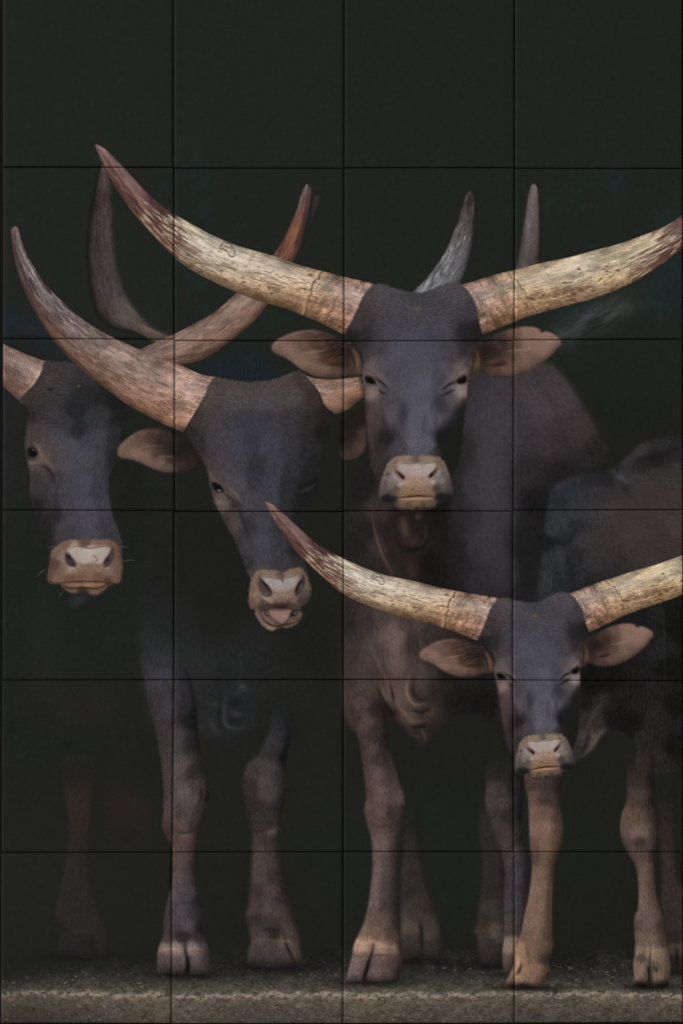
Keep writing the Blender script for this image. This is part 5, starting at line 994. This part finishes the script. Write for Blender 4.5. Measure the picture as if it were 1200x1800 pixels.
# ---------------------------------------------------------------- front cow (D), body and legs
def paint_d_body():
    g = 'cow d'
    L = Layer(ZC4([(1040, 200), (1060, 700), (1070, 850), (1060, 1000), (1080, 1130), (1100, 1260), (1110, 1400), (1135, 1442), (1180, 1450), (1260, 1440), (1260, 980), (1200, 930), (1170, 850), (1150, 650), (1150, 200)]), soft=2)
    S = [(1080, 300, (36, 34, 33)), (1100, 450, (48, 42, 40)), (1100, 600, (52, 45, 43)), (1110, 750, (58, 50, 47)), (1120, 900, (56, 50, 50)), (1110, 1000, (58, 50, 47)), (1170, 1020, (62, 54, 51)), (1130, 1120, (56, 47, 44)), (1190, 1150, (60, 52, 48)), (1150, 1230, (50, 42, 38)), (1140, 1290, (72, 62, 54)), (1190, 1290, (78, 67, 58)), (1130, 1380, (46, 40, 38)), (1190, 1400, (52, 46, 44))]
    L.field([(860 + .28333 * x, 1300 + .28333 * y, c) for x, y, c in S], s=7)
    L.stroke(ZC4([(1160, 1290), (1160, 1360), (1165, 1440)]), 3.5, (26, 24, 23), .85); L.stroke(ZC4([(1110, 1260), (1150, 1255), (1200, 1262)]), 3, (42, 35, 31), .6)
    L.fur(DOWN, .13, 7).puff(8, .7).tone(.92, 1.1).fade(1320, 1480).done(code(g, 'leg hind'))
    L = Layer(ZC3([(375, 385), (405, 338), (480, 300), (570, 275), (660, 265), (730, 235), (790, 182), (850, 126), (950, 92), (1080, 80), (1130, 80), (1130, 1500), (1085, 1800), (980, 1860), (840, 1840), (830, 1720), (760, 1640), (660, 1650), (600, 1740), (520, 1790), (480, 1800), (420, 1500), (300, 1100), (305, 950), (325, 800), (340, 650), (355, 500)]), soft=1.8)
    S = [(390, 380, (44, 48, 54)), (430, 345, (54, 58, 66)), (500, 320, (48, 52, 60)), (580, 300, (38, 42, 48)), (660, 290, (36, 38, 42)), (730, 260, (44, 46, 52)), (740, 300, (58, 66, 80)), (700, 310, (34, 36, 40)), (800, 200, (60, 55, 54)), (860, 150, (64, 57, 55)), (950, 120, (52, 48, 48)), (1050, 110, (46, 43, 44)), (850, 240, (40, 40, 43)), (940, 200, (34, 35, 38)), (1040, 170, (44, 43, 46)), (420, 430, (46, 50, 58)), (500, 400, (56, 58, 66)), (580, 380, (52, 54, 62)), (660, 390, (54, 51, 54)), (760, 370, (50, 50, 56)), (850, 320, (66, 60, 60)), (950, 290, (60, 55, 56)), (1050, 260, (62, 57, 58)), (430, 500, (58, 63, 72)), (500, 480, (62, 66, 76)), (520, 550, (44, 46, 52)), (600, 480, (62, 60, 64)), (700, 470, (66, 60, 60)), (800, 470, (66, 58, 57)), (900, 420, (64, 57, 57)), (1040, 420, (66, 58, 56)), (400, 580, (54, 58, 66)), (440, 620, (40, 43, 48)), (370, 640, (30, 31, 31)), (560, 620, (58, 56, 59)), (680, 600, (58, 53, 54)), (800, 600, (70, 60, 57)), (920, 560, (66, 58, 57)), (1050, 550, (74, 63, 59)), (390, 720, (46, 50, 57)), (440, 700, (52, 56, 64)), (500, 720, (40, 42, 47)), (600, 740, (52, 50, 53)), (720, 720, (54, 50, 52)), (860, 680, (60, 53, 53)), (1000, 660, (60, 53, 52)), (360, 850, (50, 54, 62)), (420, 860, (42, 45, 51)), (480, 860, (40, 42, 47)), (340, 930, (46, 50, 57)), (560, 850, (44, 43, 46)), (700, 800, (46, 44, 47)),
         (600, 1000, (34, 33, 33)), (740, 1040, (34, 33, 34)), (860, 1000, (34, 33, 34)), (940, 1000, (40, 38, 39)), (1020, 980, (30, 31, 29)), (1060, 1100, (27, 28, 25)), (900, 1150, (38, 36, 37)), (960, 1200, (42, 40, 41)), (1000, 1300, (28, 28, 26)), (700, 1350, (28, 28, 26)), (600, 1400, (26, 26, 24)), (850, 1350, (34, 32, 32)), (940, 1400, (40, 37, 37)), (560, 1480, (36, 33, 32)), (640, 1480, (46, 42, 41)), (760, 1450, (36, 33, 33)), (860, 1500, (38, 35, 34)), (940, 1550, (44, 40, 39)), (1040, 1500, (29, 29, 28)), (1070, 1600, (36, 36, 37)), (560, 1580, (54, 47, 45)), (620, 1570, (56, 50, 48)), (700, 1560, (34, 31, 30)), (800, 1600, (30, 29, 28)), (560, 1680, (70, 60, 54)), (620, 1670, (92, 78, 68)), (530, 1740, (58, 50, 46)), (700, 1700, (26, 26, 24)), (880, 1680, (50, 43, 41)), (950, 1650, (44, 39, 38)), (860, 1780, (58, 48, 45)), (940, 1780, (50, 43, 40)), (1030, 1700, (30, 30, 28))]
    L.field([(840 + .3333 * x, 740 + .3333 * y, tuple(.45 * sum(c) / 3. + .55 * v for v in c)) for x, y, c in S], s=8)
    Zs = lambda p, w, c, a, w1=None: L.stroke(ZC3(p), w, c, a, w1)
    L.fur(ZC3([(450, 450, -.8, 1), (600, 350, .3, 1), (800, 350, 1, .8), (1000, 500, 1, .7), (900, 650, 1, .7), (400, 800, -.15, 1), (600, 700, .3, 1), (900, 1300, .1, 1), (600, 1600, -.6, 1)]), .16, 11, patch=.07)
    q = np.random.RandomState(77)
    for i in range(150):                         # loose hair catching the light on the hump
        x = q.uniform(375, 640); y = q.uniform(320, 880) if x < 480 else q.uniform(300, 560)
        dx = -.35 + .9 * (x - 400) / 240.; ln = q.uniform(14, 40)
        Zs([(x, y), (x + dx * ln * .5, y + ln * .5), (x + dx * ln + q.uniform(-4, 4), y + ln)], q.uniform(.8, 1.8), (82, 88, 100) if q.rand() < .5 else (30, 31, 34), q.uniform(.08, .32))
    Zs([(360, 640), (410, 630), (460, 650), (500, 600), (540, 540)], 4, (28, 29, 32), .65); Zs([(460, 660), (480, 760), (500, 860)], 4, (32, 34, 38), .6); Zs([(430, 670), (445, 780), (470, 880)], 4, (58, 62, 71), .35); Zs([(500, 680), (530, 780), (545, 860)], 3, (58, 58, 63), .35)
    Zs([(395, 380), (430, 345), (500, 312)], 3.5, (66, 72, 84), .5); Zs([(730, 285), (765, 310), (800, 330)], 4, (74, 84, 100), .55); Zs([(720, 300), (770, 350), (790, 400)], 5, (30, 31, 35), .55); Zs([(800, 215), (870, 200), (980, 170), (1080, 130)], 6, (33, 33, 36), .6)
    Zs([(860, 330), (880, 420), (870, 520)], 6, (50, 46, 47), .4); Zs([(400, 470), (440, 520), (470, 600)], 5, (72, 78, 90), .35)
    Zs([(650, 1480), (600, 1560), (555, 1700)], 3, (84, 73, 68), .45, 5); Zs([(640, 1660), (590, 1720), (550, 1780)], 4, (104, 88, 76), .5); Zs([(590, 1600), (570, 1700), (540, 1760)], 4, (36, 31, 29), .5); Zs([(640, 1610), (600, 1650)], 4, (40, 35, 33), .5)
    Zs([(640, 1430), (650, 1480), (630, 1540)], 3, (62, 56, 54), .4); Zs([(975, 980), (980, 1200), (985, 1400)], 2.4, (50, 47, 47), .45)
    L.blob(985, 880, 46, 60, (40, 43, 48), .45); L.blob(1120, 930, 110, 90, (68, 58, 55), .45); L.blob(1150, 880, 80, 60, (66, 57, 54), .35)
    L.tone(.88, 1.2, 50.0)
    L.done(code(g, 'body'))
    # legs
    L = Layer(ZC4([(225, 200), (238, 380), (244, 520), (250, 650), (262, 780), (252, 900), (240, 980), (215, 1090), (195, 1200), (175, 1260), (160, 1320), (150, 1400), (122, 1460), (102, 1500), (96, 1532), (150, 1541), (196, 1526), (250, 1543), (320, 1537), (345, 1492), (384, 1482), (376, 1420), (366, 1380), (382, 1330), (392, 1280), (388, 1150), (390, 950), (400, 800), (426, 720), (455, 600), (453, 500), (436, 400), (432, 200)]), soft=1.1)
    S = [(250, 280, (66, 56, 54)), (340, 270, (58, 51, 52)), (420, 280, (48, 42, 42)), (260, 360, (84, 70, 64)), (340, 370, (62, 55, 56)), (410, 380, (68, 58, 56)), (270, 450, (96, 81, 74)), (350, 450, (94, 80, 73)), (430, 480, (78, 66, 61)), (270, 560, (102, 86, 77)), (350, 550, (110, 93, 82)), (430, 570, (88, 74, 66)), (270, 650, (86, 72, 68)), (340, 660, (102, 87, 77)), (420, 660, (90, 77, 66)), (280, 740, (78, 66, 64)), (340, 750, (96, 81, 74)), (395, 750, (84, 71, 62)), (280, 830, (100, 86, 76)), (330, 830, (104, 90, 82)), (380, 830, (94, 81, 68)), (270, 930, (104, 90, 80)), (330, 930, (106, 92, 82)), (375, 940, (104, 92, 76)), (250, 1020, (104, 89, 82)), (320, 1030, (110, 96, 88)), (372, 1040, (92, 82, 70)), (230, 1120, (100, 86, 80)), (300, 1130, (106, 92, 86)), (365, 1130, (90, 78, 70)), (210, 1220, (92, 78, 72)), (280, 1210, (102, 88, 82)), (360, 1210, (82, 71, 66)), (180, 1290, (120, 103, 86)), (260, 1290, (104, 88, 77)), (340, 1290, (92, 78, 71)), (385, 1290, (100, 88, 72)), (165, 1370, (134, 116, 96)), (200, 1340, (120, 103, 86)), (270, 1360, (106, 89, 78)), (330, 1360, (72, 63, 60)), (160, 1430, (124, 106, 88)), (230, 1430, (120, 101, 88)), (300, 1430, (118, 98, 88)), (360, 1440, (88, 75, 66)), (125, 1490, (100, 83, 72)), (180, 1490, (134, 116, 104)), (250, 1490, (126, 107, 97)), (320, 1490, (106, 89, 80)), (240, 1530, (88, 76, 66)), (120, 1525, (70, 60, 53))]
    L.field([(860 + .28333 * x, 1300 + .28333 * y, c) for x, y, c in S], s=6)
    Zs = lambda p, w, c, a, w1=None: L.stroke(ZC4(p), w, c, a, w1)
    L.fur(DOWN, .11, 8)
    Zs([(265, 650), (300, 700), (290, 760)], 4, (70, 60, 58), .4); Zs([(370, 850), (362, 950), (355, 1100)], 3, (78, 69, 66), .5); Zs([(380, 960), (378, 1100), (375, 1200)], 2, (126, 112, 90), .4)
    Zs([(235, 1280), (235, 1330), (240, 1360)], 3, (66, 55, 49), .5); Zs([(195, 1380), (185, 1430), (165, 1460)], 3, (36, 31, 29), .85); Zs([(175, 1330), (180, 1390), (168, 1430)], 2.4, (162, 144, 122), .5); Zs([(200, 1440), (250, 1400), (320, 1400)], 2, (134, 116, 104), .35); Zs([(165, 1470), (200, 1490), (200, 1510)], 2.5, (156, 144, 132), .5)
    Zs([(100, 1530), (170, 1534), (200, 1524), (260, 1538), (330, 1532)], 3.0, (28, 26, 23), .8); Zs([(340, 1340), (336, 1380)], 4, (60, 54, 54), .5)
    Zs([(345, 1490), (360, 1450), (375, 1440)], 2, (46, 40, 36), .6)
    L.puff(11, .52).tone(1.0, 1.12).tint(1.02, .985, .96); L.done(code(g, 'leg left'))
    L = Layer(ZC4([(850, 60), (852, 250), (850, 370), (816, 470), (808, 560), (825, 640), (862, 712), (902, 780), (920, 880), (920, 1040), (895, 1120), (902, 1280), (890, 1400), (896, 1480), (880, 1528), (960, 1538), (1008, 1524), (1060, 1538), (1110, 1526), (1119, 1400), (1096, 1250), (1080, 1130), (1042, 1000), (1022, 880), (1018, 720), (1036, 620), (1030, 500), (1020, 380), (1010, 60)]), soft=1.1)
    S = [(890, 100, (40, 36, 35)), (960, 100, (38, 35, 34)), (880, 230, (56, 47, 44)), (950, 240, (58, 49, 46)), (1000, 240, (40, 36, 35)), (880, 370, (66, 55, 50)), (950, 360, (68, 57, 52)), (1000, 380, (48, 42, 40)), (850, 470, (82, 68, 59)), (930, 470, (80, 67, 60)), (1000, 470, (66, 57, 52)), (840, 560, (84, 70, 60)), (900, 580, (98, 84, 76)), (960, 570, (94, 82, 78)), (1010, 570, (74, 64, 58)), (850, 640, (78, 65, 58)), (930, 640, (64, 56, 54)), (1000, 650, (78, 66, 59)), (890, 710, (86, 72, 65)), (960, 720, (82, 70, 65)), (1010, 720, (68, 58, 52)), (920, 790, (88, 74, 65)), (980, 800, (92, 79, 71)), (940, 900, (94, 80, 71)), (1000, 900, (88, 75, 66)), (940, 1000, (98, 84, 75)), (1010, 1010, (88, 75, 67)), (930, 1080, (88, 76, 74)), (1010, 1090, (94, 80, 74)), (915, 1150, (78, 67, 63)), (980, 1160, (94, 80, 75)), (1060, 1160, (74, 62, 57)), (920, 1250, (94, 80, 73)), (1000, 1250, (100, 86, 78)), (1070, 1250, (84, 71, 63)), (920, 1310, (110, 95, 84)), (1000, 1320, (124, 108, 92)), (1070, 1330, (116, 99, 84)), (940, 1360, (78, 68, 64)), (910, 1400, (104, 88, 77)), (960, 1420, (108, 92, 81)), (1040, 1400, (96, 84, 77)), (1090, 1400, (110, 94, 82)), (920, 1470, (112, 94, 83)), (1060, 1470, (120, 103, 92)), (1105, 1470, (98, 83, 74)), (920, 1520, (52, 45, 40)), (1080, 1515, (62, 54, 48))]
    L.field([(860 + .28333 * x, 1300 + .28333 * y, c) for x, y, c in S], s=6)
    Zs = lambda p, w, c, a, w1=None: L.stroke(ZC4(p), w, c, a, w1)
    L.fur(DOWN, .12, 8)
    L.blob(*ZC4([(940, 640)])[0], 9, 7, (50, 44, 43), .5); Zs([(880, 590), (940, 575), (1000, 580)], 4, (112, 98, 92), .35)
    Zs([(996, 1290), (992, 1370), (990, 1400)], 2.4, (52, 44, 38), .6); Zs([(992, 1390), (986, 1450), (992, 1530)], 5.5, (22, 21, 19), .92); Zs([(1015, 1400), (1030, 1430), (1045, 1420)], 3.5, (50, 46, 45), .7); Zs([(1010, 1340), (1035, 1370), (1080, 1380)], 2.5, (136, 118, 100), .4)
    Zs([(968, 1420), (975, 1470), (965, 1500)], 2, (138, 120, 102), .4); Zs([(1020, 1480), (1030, 1510)], 2, (146, 128, 112), .4)
    Zs([(884, 1522), (950, 1530), (1000, 1524)], 3.5, (26, 24, 21), .8); Zs([(1020, 1522), (1070, 1530), (1110, 1520)], 3, (30, 27, 24), .7)
    L.puff(11, .52).tone(1.0, 1.12).fade(1300, 1400); L.done(code(g, 'leg right'))


def whiskers():
    L = Layer([(0, 900), (300, 900), (300, 1100), (0, 1100)], smooth=False, soft=0, pad=0); L.m[:] = 0
    for p in (Z3([(290, 1520), (250, 1545), (215, 1580)]), Z3([(340, 1395), (315, 1388), (300, 1400)]), Z3([(725, 1385), (760, 1390), (790, 1395)]), Z3([(740, 1480), (790, 1470), (830, 1475)]), Z3([(390, 1650), (370, 1680), (360, 1700)])):
        L.m = np.maximum(L.m, L.dist(p, .8, .5) * .45)
    L.c[:] = (120, 112, 108); L.done()


def paint_all():
    paint_background()
    paint_far()
    paint_ground()
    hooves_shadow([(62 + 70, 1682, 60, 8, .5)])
    paint_a()
    whiskers()
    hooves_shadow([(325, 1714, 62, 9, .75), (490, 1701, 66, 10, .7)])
    paint_b()
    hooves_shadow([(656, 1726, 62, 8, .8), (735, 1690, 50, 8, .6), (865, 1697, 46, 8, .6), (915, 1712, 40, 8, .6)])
    paint_c_body()
    head_c('cow c')
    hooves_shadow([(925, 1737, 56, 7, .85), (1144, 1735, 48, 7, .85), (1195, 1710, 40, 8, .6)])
    paint_d_body()
    s, b = .8085, .0591
    PLACE[0], PLACE[1] = s, b
    PLACE[2] = 957 - (s * 733 + b * 840); PLACE[3] = 1322.5 - (-b * 733 + s * 840)
    head_c('cow d')
    PLACE[:] = [1.0, 0.0, 0.0, 0.0]
    lum = img @ np.array((.3, .6, .1), np.float32)
    k = (np.clip((lum - 38) / 16, 0, 1) * .07)[..., None]
    img[:] = lum[..., None] + (img - lum[..., None]) * (1 + k)
    # crisp the print
    soft_ = blur(img.copy(), 1.2)
    img[:] += np.clip((img - soft_) * .75, -22, 22)
    # drifting straw bits and dust on the dark
    X, Y = np.meshgrid(np.arange(PW, dtype=np.float32), np.arange(PH, dtype=np.float32))
    g = samp(FINE, X * 1.1, Y * 1.1)
    img[:] += (g * .55)[..., None] + img * (.018 * g)[..., None]

paint_all()
SHEEN = .0026

# ---------------------------------------------------------------------------
# materials
# ---------------------------------------------------------------------------
pic = bpy.data.images.new('cattle_print', PW, PH, alpha=False, float_buffer=True)
pic.colorspace_settings.name = 'Non-Color'
rgba = np.ones((PH, PW, 4), np.float32)
s01 = np.clip(img, 0, 255)[::-1] / 255.0
rgba[..., :3] = np.maximum(np.where(s01 <= .04045, s01 / 12.92, ((s01 + .055) / 1.055) ** 2.4) - SHEEN, .0015)   # ink reflectance, less the panel's own sheen
pic.pixels.foreach_set(rgba.ravel())
pic.update()
pic.pack()


def new_mat(name):
    m = bpy.data.materials.new(name)
    m.use_nodes = True
    return m, m.node_tree.nodes, m.node_tree.links, m.node_tree.nodes['Principled BSDF']


def print_material():
    m, N, K, b = new_mat('printed_panel')
    uv = N.new('ShaderNodeUVMap'); uv.uv_map = 'print'
    t = N.new('ShaderNodeTexImage'); t.image = pic; t.interpolation = 'Cubic'; t.extension = 'EXTEND'
    K.new(uv.outputs['UV'], t.inputs['Vector'])
    # slight panel-to-panel difference of the ink and a fine woven grain
    oi = N.new('ShaderNodeAttribute'); oi.attribute_name = 'tone'
    mul = N.new('ShaderNodeVectorMath'); mul.operation = 'SCALE'
    K.new(t.outputs['Color'], mul.inputs[0]); K.new(oi.outputs['Fac'], mul.inputs['Scale'])
    K.new(mul.outputs['Vector'], b.inputs['Base Color'])
    tc = N.new('ShaderNodeTexCoord')
    mp = N.new('ShaderNodeMapping'); mp.inputs['Scale'].default_value = (1, 1, 1)
    K.new(tc.outputs['Object'], mp.inputs['Vector'])
    ns = N.new('ShaderNodeTexNoise'); ns.inputs['Scale'].default_value = 900; ns.inputs['Detail'].default_value = 3
    K.new(mp.outputs['Vector'], ns.inputs['Vector'])
    n2 = N.new('ShaderNodeTexNoise'); n2.inputs['Scale'].default_value = 9; n2.inputs['Detail'].default_value = 2
    K.new(mp.outputs['Vector'], n2.inputs['Vector'])
    ad = N.new('ShaderNodeMath'); ad.operation = 'MULTIPLY_ADD'; ad.inputs[1].default_value = 6.0
    K.new(n2.outputs['Fac'], ad.inputs[0]); K.new(ns.outputs['Fac'], ad.inputs[2])
    bp = N.new('ShaderNodeBump'); bp.inputs['Strength'].default_value = .25; bp.inputs['Distance'].default_value = .0004
    K.new(ad.outputs['Value'], bp.inputs['Height']); K.new(bp.outputs['Normal'], b.inputs['Normal'])
    b.inputs['Roughness'].default_value = .62
    b.inputs['Specular IOR Level'].default_value = .05
    return m


def dark_material(name, col, rough):
    m, N, K, b = new_mat(name)
    ns = N.new('ShaderNodeTexNoise'); ns.inputs['Scale'].default_value = 60
    cr = N.new('ShaderNodeValToRGB')
    cr.color_ramp.elements[0].color = tuple(c * .7 for c in col) + (1,); cr.color_ramp.elements[1].color = tuple(c * 1.3 for c in col) + (1,)
    K.new(ns.outputs['Fac'], cr.inputs['Fac']); K.new(cr.outputs['Color'], b.inputs['Base Color'])
    b.inputs['Roughness'].default_value = rough; b.inputs['Specular IOR Level'].default_value = .1
    return m


MAT_PRINT = print_material()
MAT_BACK = dark_material('black_board', (.0035, .003, .0028), .8)

# ---------------------------------------------------------------------------
# the panels: corner lines of the joints as they stand (print cells), slightly out of true
# ---------------------------------------------------------------------------
# x of each upright joint at the top and foot of every row; y of each level joint at the left and right of every column
VX = [  # per row: five joints, (x at top, x at foot)
    [(5, 5), (305, 305.2), (604.8, 604.6), (904, 904), (1199, 1199)],
    [(5, 5.2), (306, 306.4), (604.4, 604.4), (904, 903.4), (1199.5, 1199.5)],
    [(5, 4.6), (307, 307), (604, 603.6), (902.4, 901.6), (1199.5, 1199.5)],
    [(4.6, 4), (306.2, 306), (603.4, 603), (901, 900.2), (1199.5, 1199.5)],
    [(3.4, 2.6), (305.6, 302.8), (603.2, 603), (900.6, 902.8), (1200, 1200)],
    [(2.2, 1.6), (302, 301.4), (602.8, 602.4), (903, 903.4), (1200, 1200)]]
HY = [  # per column: seven joints, (y at left, y at right)
    [(-6, -6), (293.2, 293.6), (594.8, 596), (896.4, 897), (1195.6, 1195.2), (1498.6, 1498.2), (1798.6, 1799)],
    [(-6, -5), (295.2, 295.6), (598, 599), (898.8, 899), (1194.6, 1194.8), (1498, 1497.6), (1799.5, 1799.5)],
    [(-5, -5), (295, 294.6), (599.2, 598.4), (897.6, 898.2), (1194.6, 1195), (1496.8, 1497.4), (1799.5, 1799.2)],
    [(-5, -6), (295.4, 296), (597.2, 596), (896.6, 896), (1195.4, 1196.6), (1497.4, 1497.6), (1798.4, 1797.6)]]
GAP = 0.75                                    # half an open joint
ROLL = 6.0                                    # width of the rolled edge
DROP = 2.2                                    # how far the edge falls back
THICK = 18.0
rt = np.random.RandomState(4)
TONE = 1.0 + .03 * rt.randn(6, 4)


def roll_depth(d):
    """Fall of the face at distance d from the panel's edge."""
    t = np.clip(1 - d / ROLL, 0, 1)
    return DROP * (1 - np.sqrt(np.maximum(0, 1 - (t * .97) ** 2.4)))


def panel_map(r, c):
    """u, v in 0..1 over a panel -> print cells."""
    xl, xr = VX[r][c], VX[r][c + 1]
    yt, yb = HY[c][r], HY[c][r + 1]

    def f(u, v):
        x0 = xl[0] + (xl[1] - xl[0]) * v + GAP; x1 = xr[0] + (xr[1] - xr[0]) * v - GAP
        y0 = yt[0] + (yt[1] - yt[0]) * u + GAP; y1 = yb[0] + (yb[1] - yb[0]) * u - GAP
        x = x0 + (x1 - x0) * u; y = y0 + (y1 - y0) * v
        d = np.minimum(np.minimum(u * (x1 - x0), (1 - u) * (x1 - x0)), np.minimum(v * (y1 - y0), (1 - v) * (y1 - y0)))
        return x, y, d
    return f


TILT = rt.randn(6, 4, 2) * .0035
LIFT = rt.rand(6, 4) * .7


def to_world(r, c, x, y, depth):
    """Print cell and depth behind the face -> metres; every panel sits a hair out of plane."""
    px = x - 300 * (c + .5); py = y - 300 * (r + .5)
    q = depth + LIFT[r, c] + px * TILT[r, c, 0] + py * TILT[r, c, 1]
    return np.stack([(x - 600) * PX, q * PX, (900 - y) * PX], -1)


def build(name, verts, faces, uvs, tone, parent, mat, smooth=True):
    me = bpy.data.meshes.new(name)
    me.from_pydata(verts.tolist(), [], faces.tolist() if hasattr(faces, 'tolist') else faces)
    l = np.zeros(len(me.loops), np.int32); me.loops.foreach_get('vertex_index', l)
    if uvs is not None:
        uv = me.uv_layers.new(name='print')
        uv.data.foreach_set('uv', uvs[l].astype(np.float32).ravel())
        a = me.attributes.new('tone', 'FLOAT', 'POINT')
        a.data.foreach_set('value', np.asarray(tone, np.float32))
    me.materials.append(mat)
    me.polygons.foreach_set('use_smooth', np.full(len(me.polygons), smooth))
    me.update()
    o = bpy.data.objects.new(name, me)
    scene.collection.objects.link(o)
    o.parent = parent
    return o


mural = bpy.data.objects.new('panel_mural', None)
scene.collection.objects.link(mural)
mural.location = (0, 0, 0)
mural['label'] = 'tall mural of square padded panels printed with long-horned brown cattle on black'
mural['category'] = 'mural'

EDGE = np.array([0, .6, 1.4, 2.6, 4.2, 6, 8, 11]) / 297.0
COARSE = np.r_[EDGE, np.linspace(EDGE[-1], 1 - EDGE[-1], 7)[1:-1], (1 - EDGE)[::-1]]
FINEG = np.r_[EDGE, np.linspace(EDGE[-1], 1 - EDGE[-1], 110)[1:-1], (1 - EDGE)[::-1]]

for r in range(6):
    for c in range(4):
        f = panel_map(r, c)
        n = len(COARSE)
        U, V = np.meshgrid(COARSE, COARSE)
        x, y, d = f(U, V)
        front = to_world(r, c, x, y, roll_depth(d) + .08).reshape(-1, 3)
        uv = np.stack([x / PW, 1 - y / PH], -1).reshape(-1, 2)
        i = np.arange(n * n).reshape(n, n)
        quads = np.stack([i[:-1, :-1], i[1:, :-1], i[1:, 1:], i[:-1, 1:]], -1).reshape(-1, 4).tolist()
        ring = np.r_[i[0, :-1], i[:-1, -1], i[-1, :0:-1], i[:0:-1, 0]]
        back = front[ring].copy(); back[:, 1] = THICK * PX
        m = len(ring); base = n * n
        for k in range(m):
            quads.append([int(ring[k]), int(ring[(k + 1) % m]), base + (k + 1) % m, base + k])
        quads.append([base + k for k in range(m)])
        V3 = np.vstack([front, back]); UV = np.vstack([uv, uv[ring]])
        build('panel', V3, quads, UV, np.full(len(V3), TONE[r, c]), mural, MAT_PRINT)

# ---------------------------------------------------------------------------
# the printed figures: each figure's ink lies on the panels it crosses and is broken at the joints
# ---------------------------------------------------------------------------
SHEETS = {}
for r in range(6):
    for c in range(4):
        f = panel_map(r, c)
        n = len(FINEG)
        U, V = np.meshgrid(FINEG, FINEG)
        x, y, d = f(U, V)
        W3 = to_world(r, c, x, y, roll_depth(d)).reshape(-1, 3)
        uv = np.stack([x / PW, 1 - y / PH], -1).reshape(-1, 2)
        mx = (x[:-1, :-1] + x[1:, 1:]) / 2; my = (y[:-1, :-1] + y[1:, 1:]) / 2
        cid = idb[np.clip(my, 0, PH - 1).astype(int), np.clip(mx, 0, PW - 1).astype(int)]
        i = np.arange(n * n).reshape(n, n)
        quads = np.stack([i[:-1, :-1], i[1:, :-1], i[1:, 1:], i[:-1, 1:]], -1)
        for k in np.unique(cid):
            if k == 0:
                continue
            q = quads[cid == k]
            used, inv = np.unique(q, return_inverse=True)
            SHEETS.setdefault(int(k), []).append((W3[used], inv.reshape(q.shape), uv[used], np.full(len(used), TONE[r, c])))


def sheet(codes, name, parent):
    vs_, fs_, us_, ts_ = [], [], [], []
    b = 0
    for k in codes:
        for (v, q, u, t) in SHEETS.get(k, ()):
            vs_.append(v); fs_.append(q + b); us_.append(u); ts_.append(t); b += len(v)
    if not vs_:
        return None
    return build(name, np.vstack(vs_), np.vstack(fs_), np.vstack(us_), np.concatenate(ts_), parent, MAT_PRINT)


KIND = {'horn': 'horn', 'ear': 'ear', 'face': 'face', 'eye': 'eye', 'muzzle': 'muzzle', 'leg': 'leg'}
COW_LABEL = {
    'cow a': 'printed dark cow at the left edge, one horn cut off by the mural side',
    'cow b': 'printed cow with open mouth and lowered head, second from the left',
    'cow c': 'printed tallest cow in the centre with wide pale horns above its dewlap',
    'cow d': 'printed smaller cow in front on the right with pale horns'}
for fig, lab in COW_LABEL.items():
    body = sheet([k for k, v in CODES.items() if v == (fig, 'body')], 'printed_cow', mural)
    body['label'] = lab
    for k, (fg, piece) in CODES.items():
        if fg == fig and piece != 'body':
            sheet([k], KIND[piece.split()[0]], body)
FAR = {'back of hump': ('printed_back', 'blue-lit hump of a far cow behind two heads'), 'back at edge': ('printed_back', 'blue-lit back of a far cow at the left edge'),
       'horn far left': ('printed_horn', 'blurred dark upright horn behind the left cow'), 'horn far right': ('printed_horn', 'upright grey horn tip rising behind the right pale horn'),
       'horn tip': ('printed_horn', 'tiny faint horn tip beside a brown one'), 'horn blurred': ('printed_horn', 'faint blurred horn under the right pale horn')}
for k, (fg, piece) in list(CODES.items()):
    if fg == 'herd behind':
        o = sheet([k], FAR[piece][0], mural)
        if o:
            o['label'] = FAR[piece][1]
    elif fg == 'ledge':
        o = sheet([k], 'printed_ledge', mural)
        o['label'] = 'printed worn stone ledge under the hooves'

# --- the black board the panels are mounted on
bw, bh, bt = .46, .66, .02
y0 = THICK * PX + .0005
v = np.array([(sx * bw, y0 + (0 if sy == 0 else bt), sz * bh) for sy in (0, 1) for sx, sz in ((-1, -1), (1, -1), (1, 1), (-1, 1))])
fcs = [[0, 1, 2, 3], [7, 6, 5, 4], [0, 4, 5, 1], [1, 5, 6, 2], [2, 6, 7, 3], [3, 7, 4, 0]]
wall = build('wall', v, fcs, None, None, None, MAT_BACK, smooth=False)
wall['kind'] = 'structure'
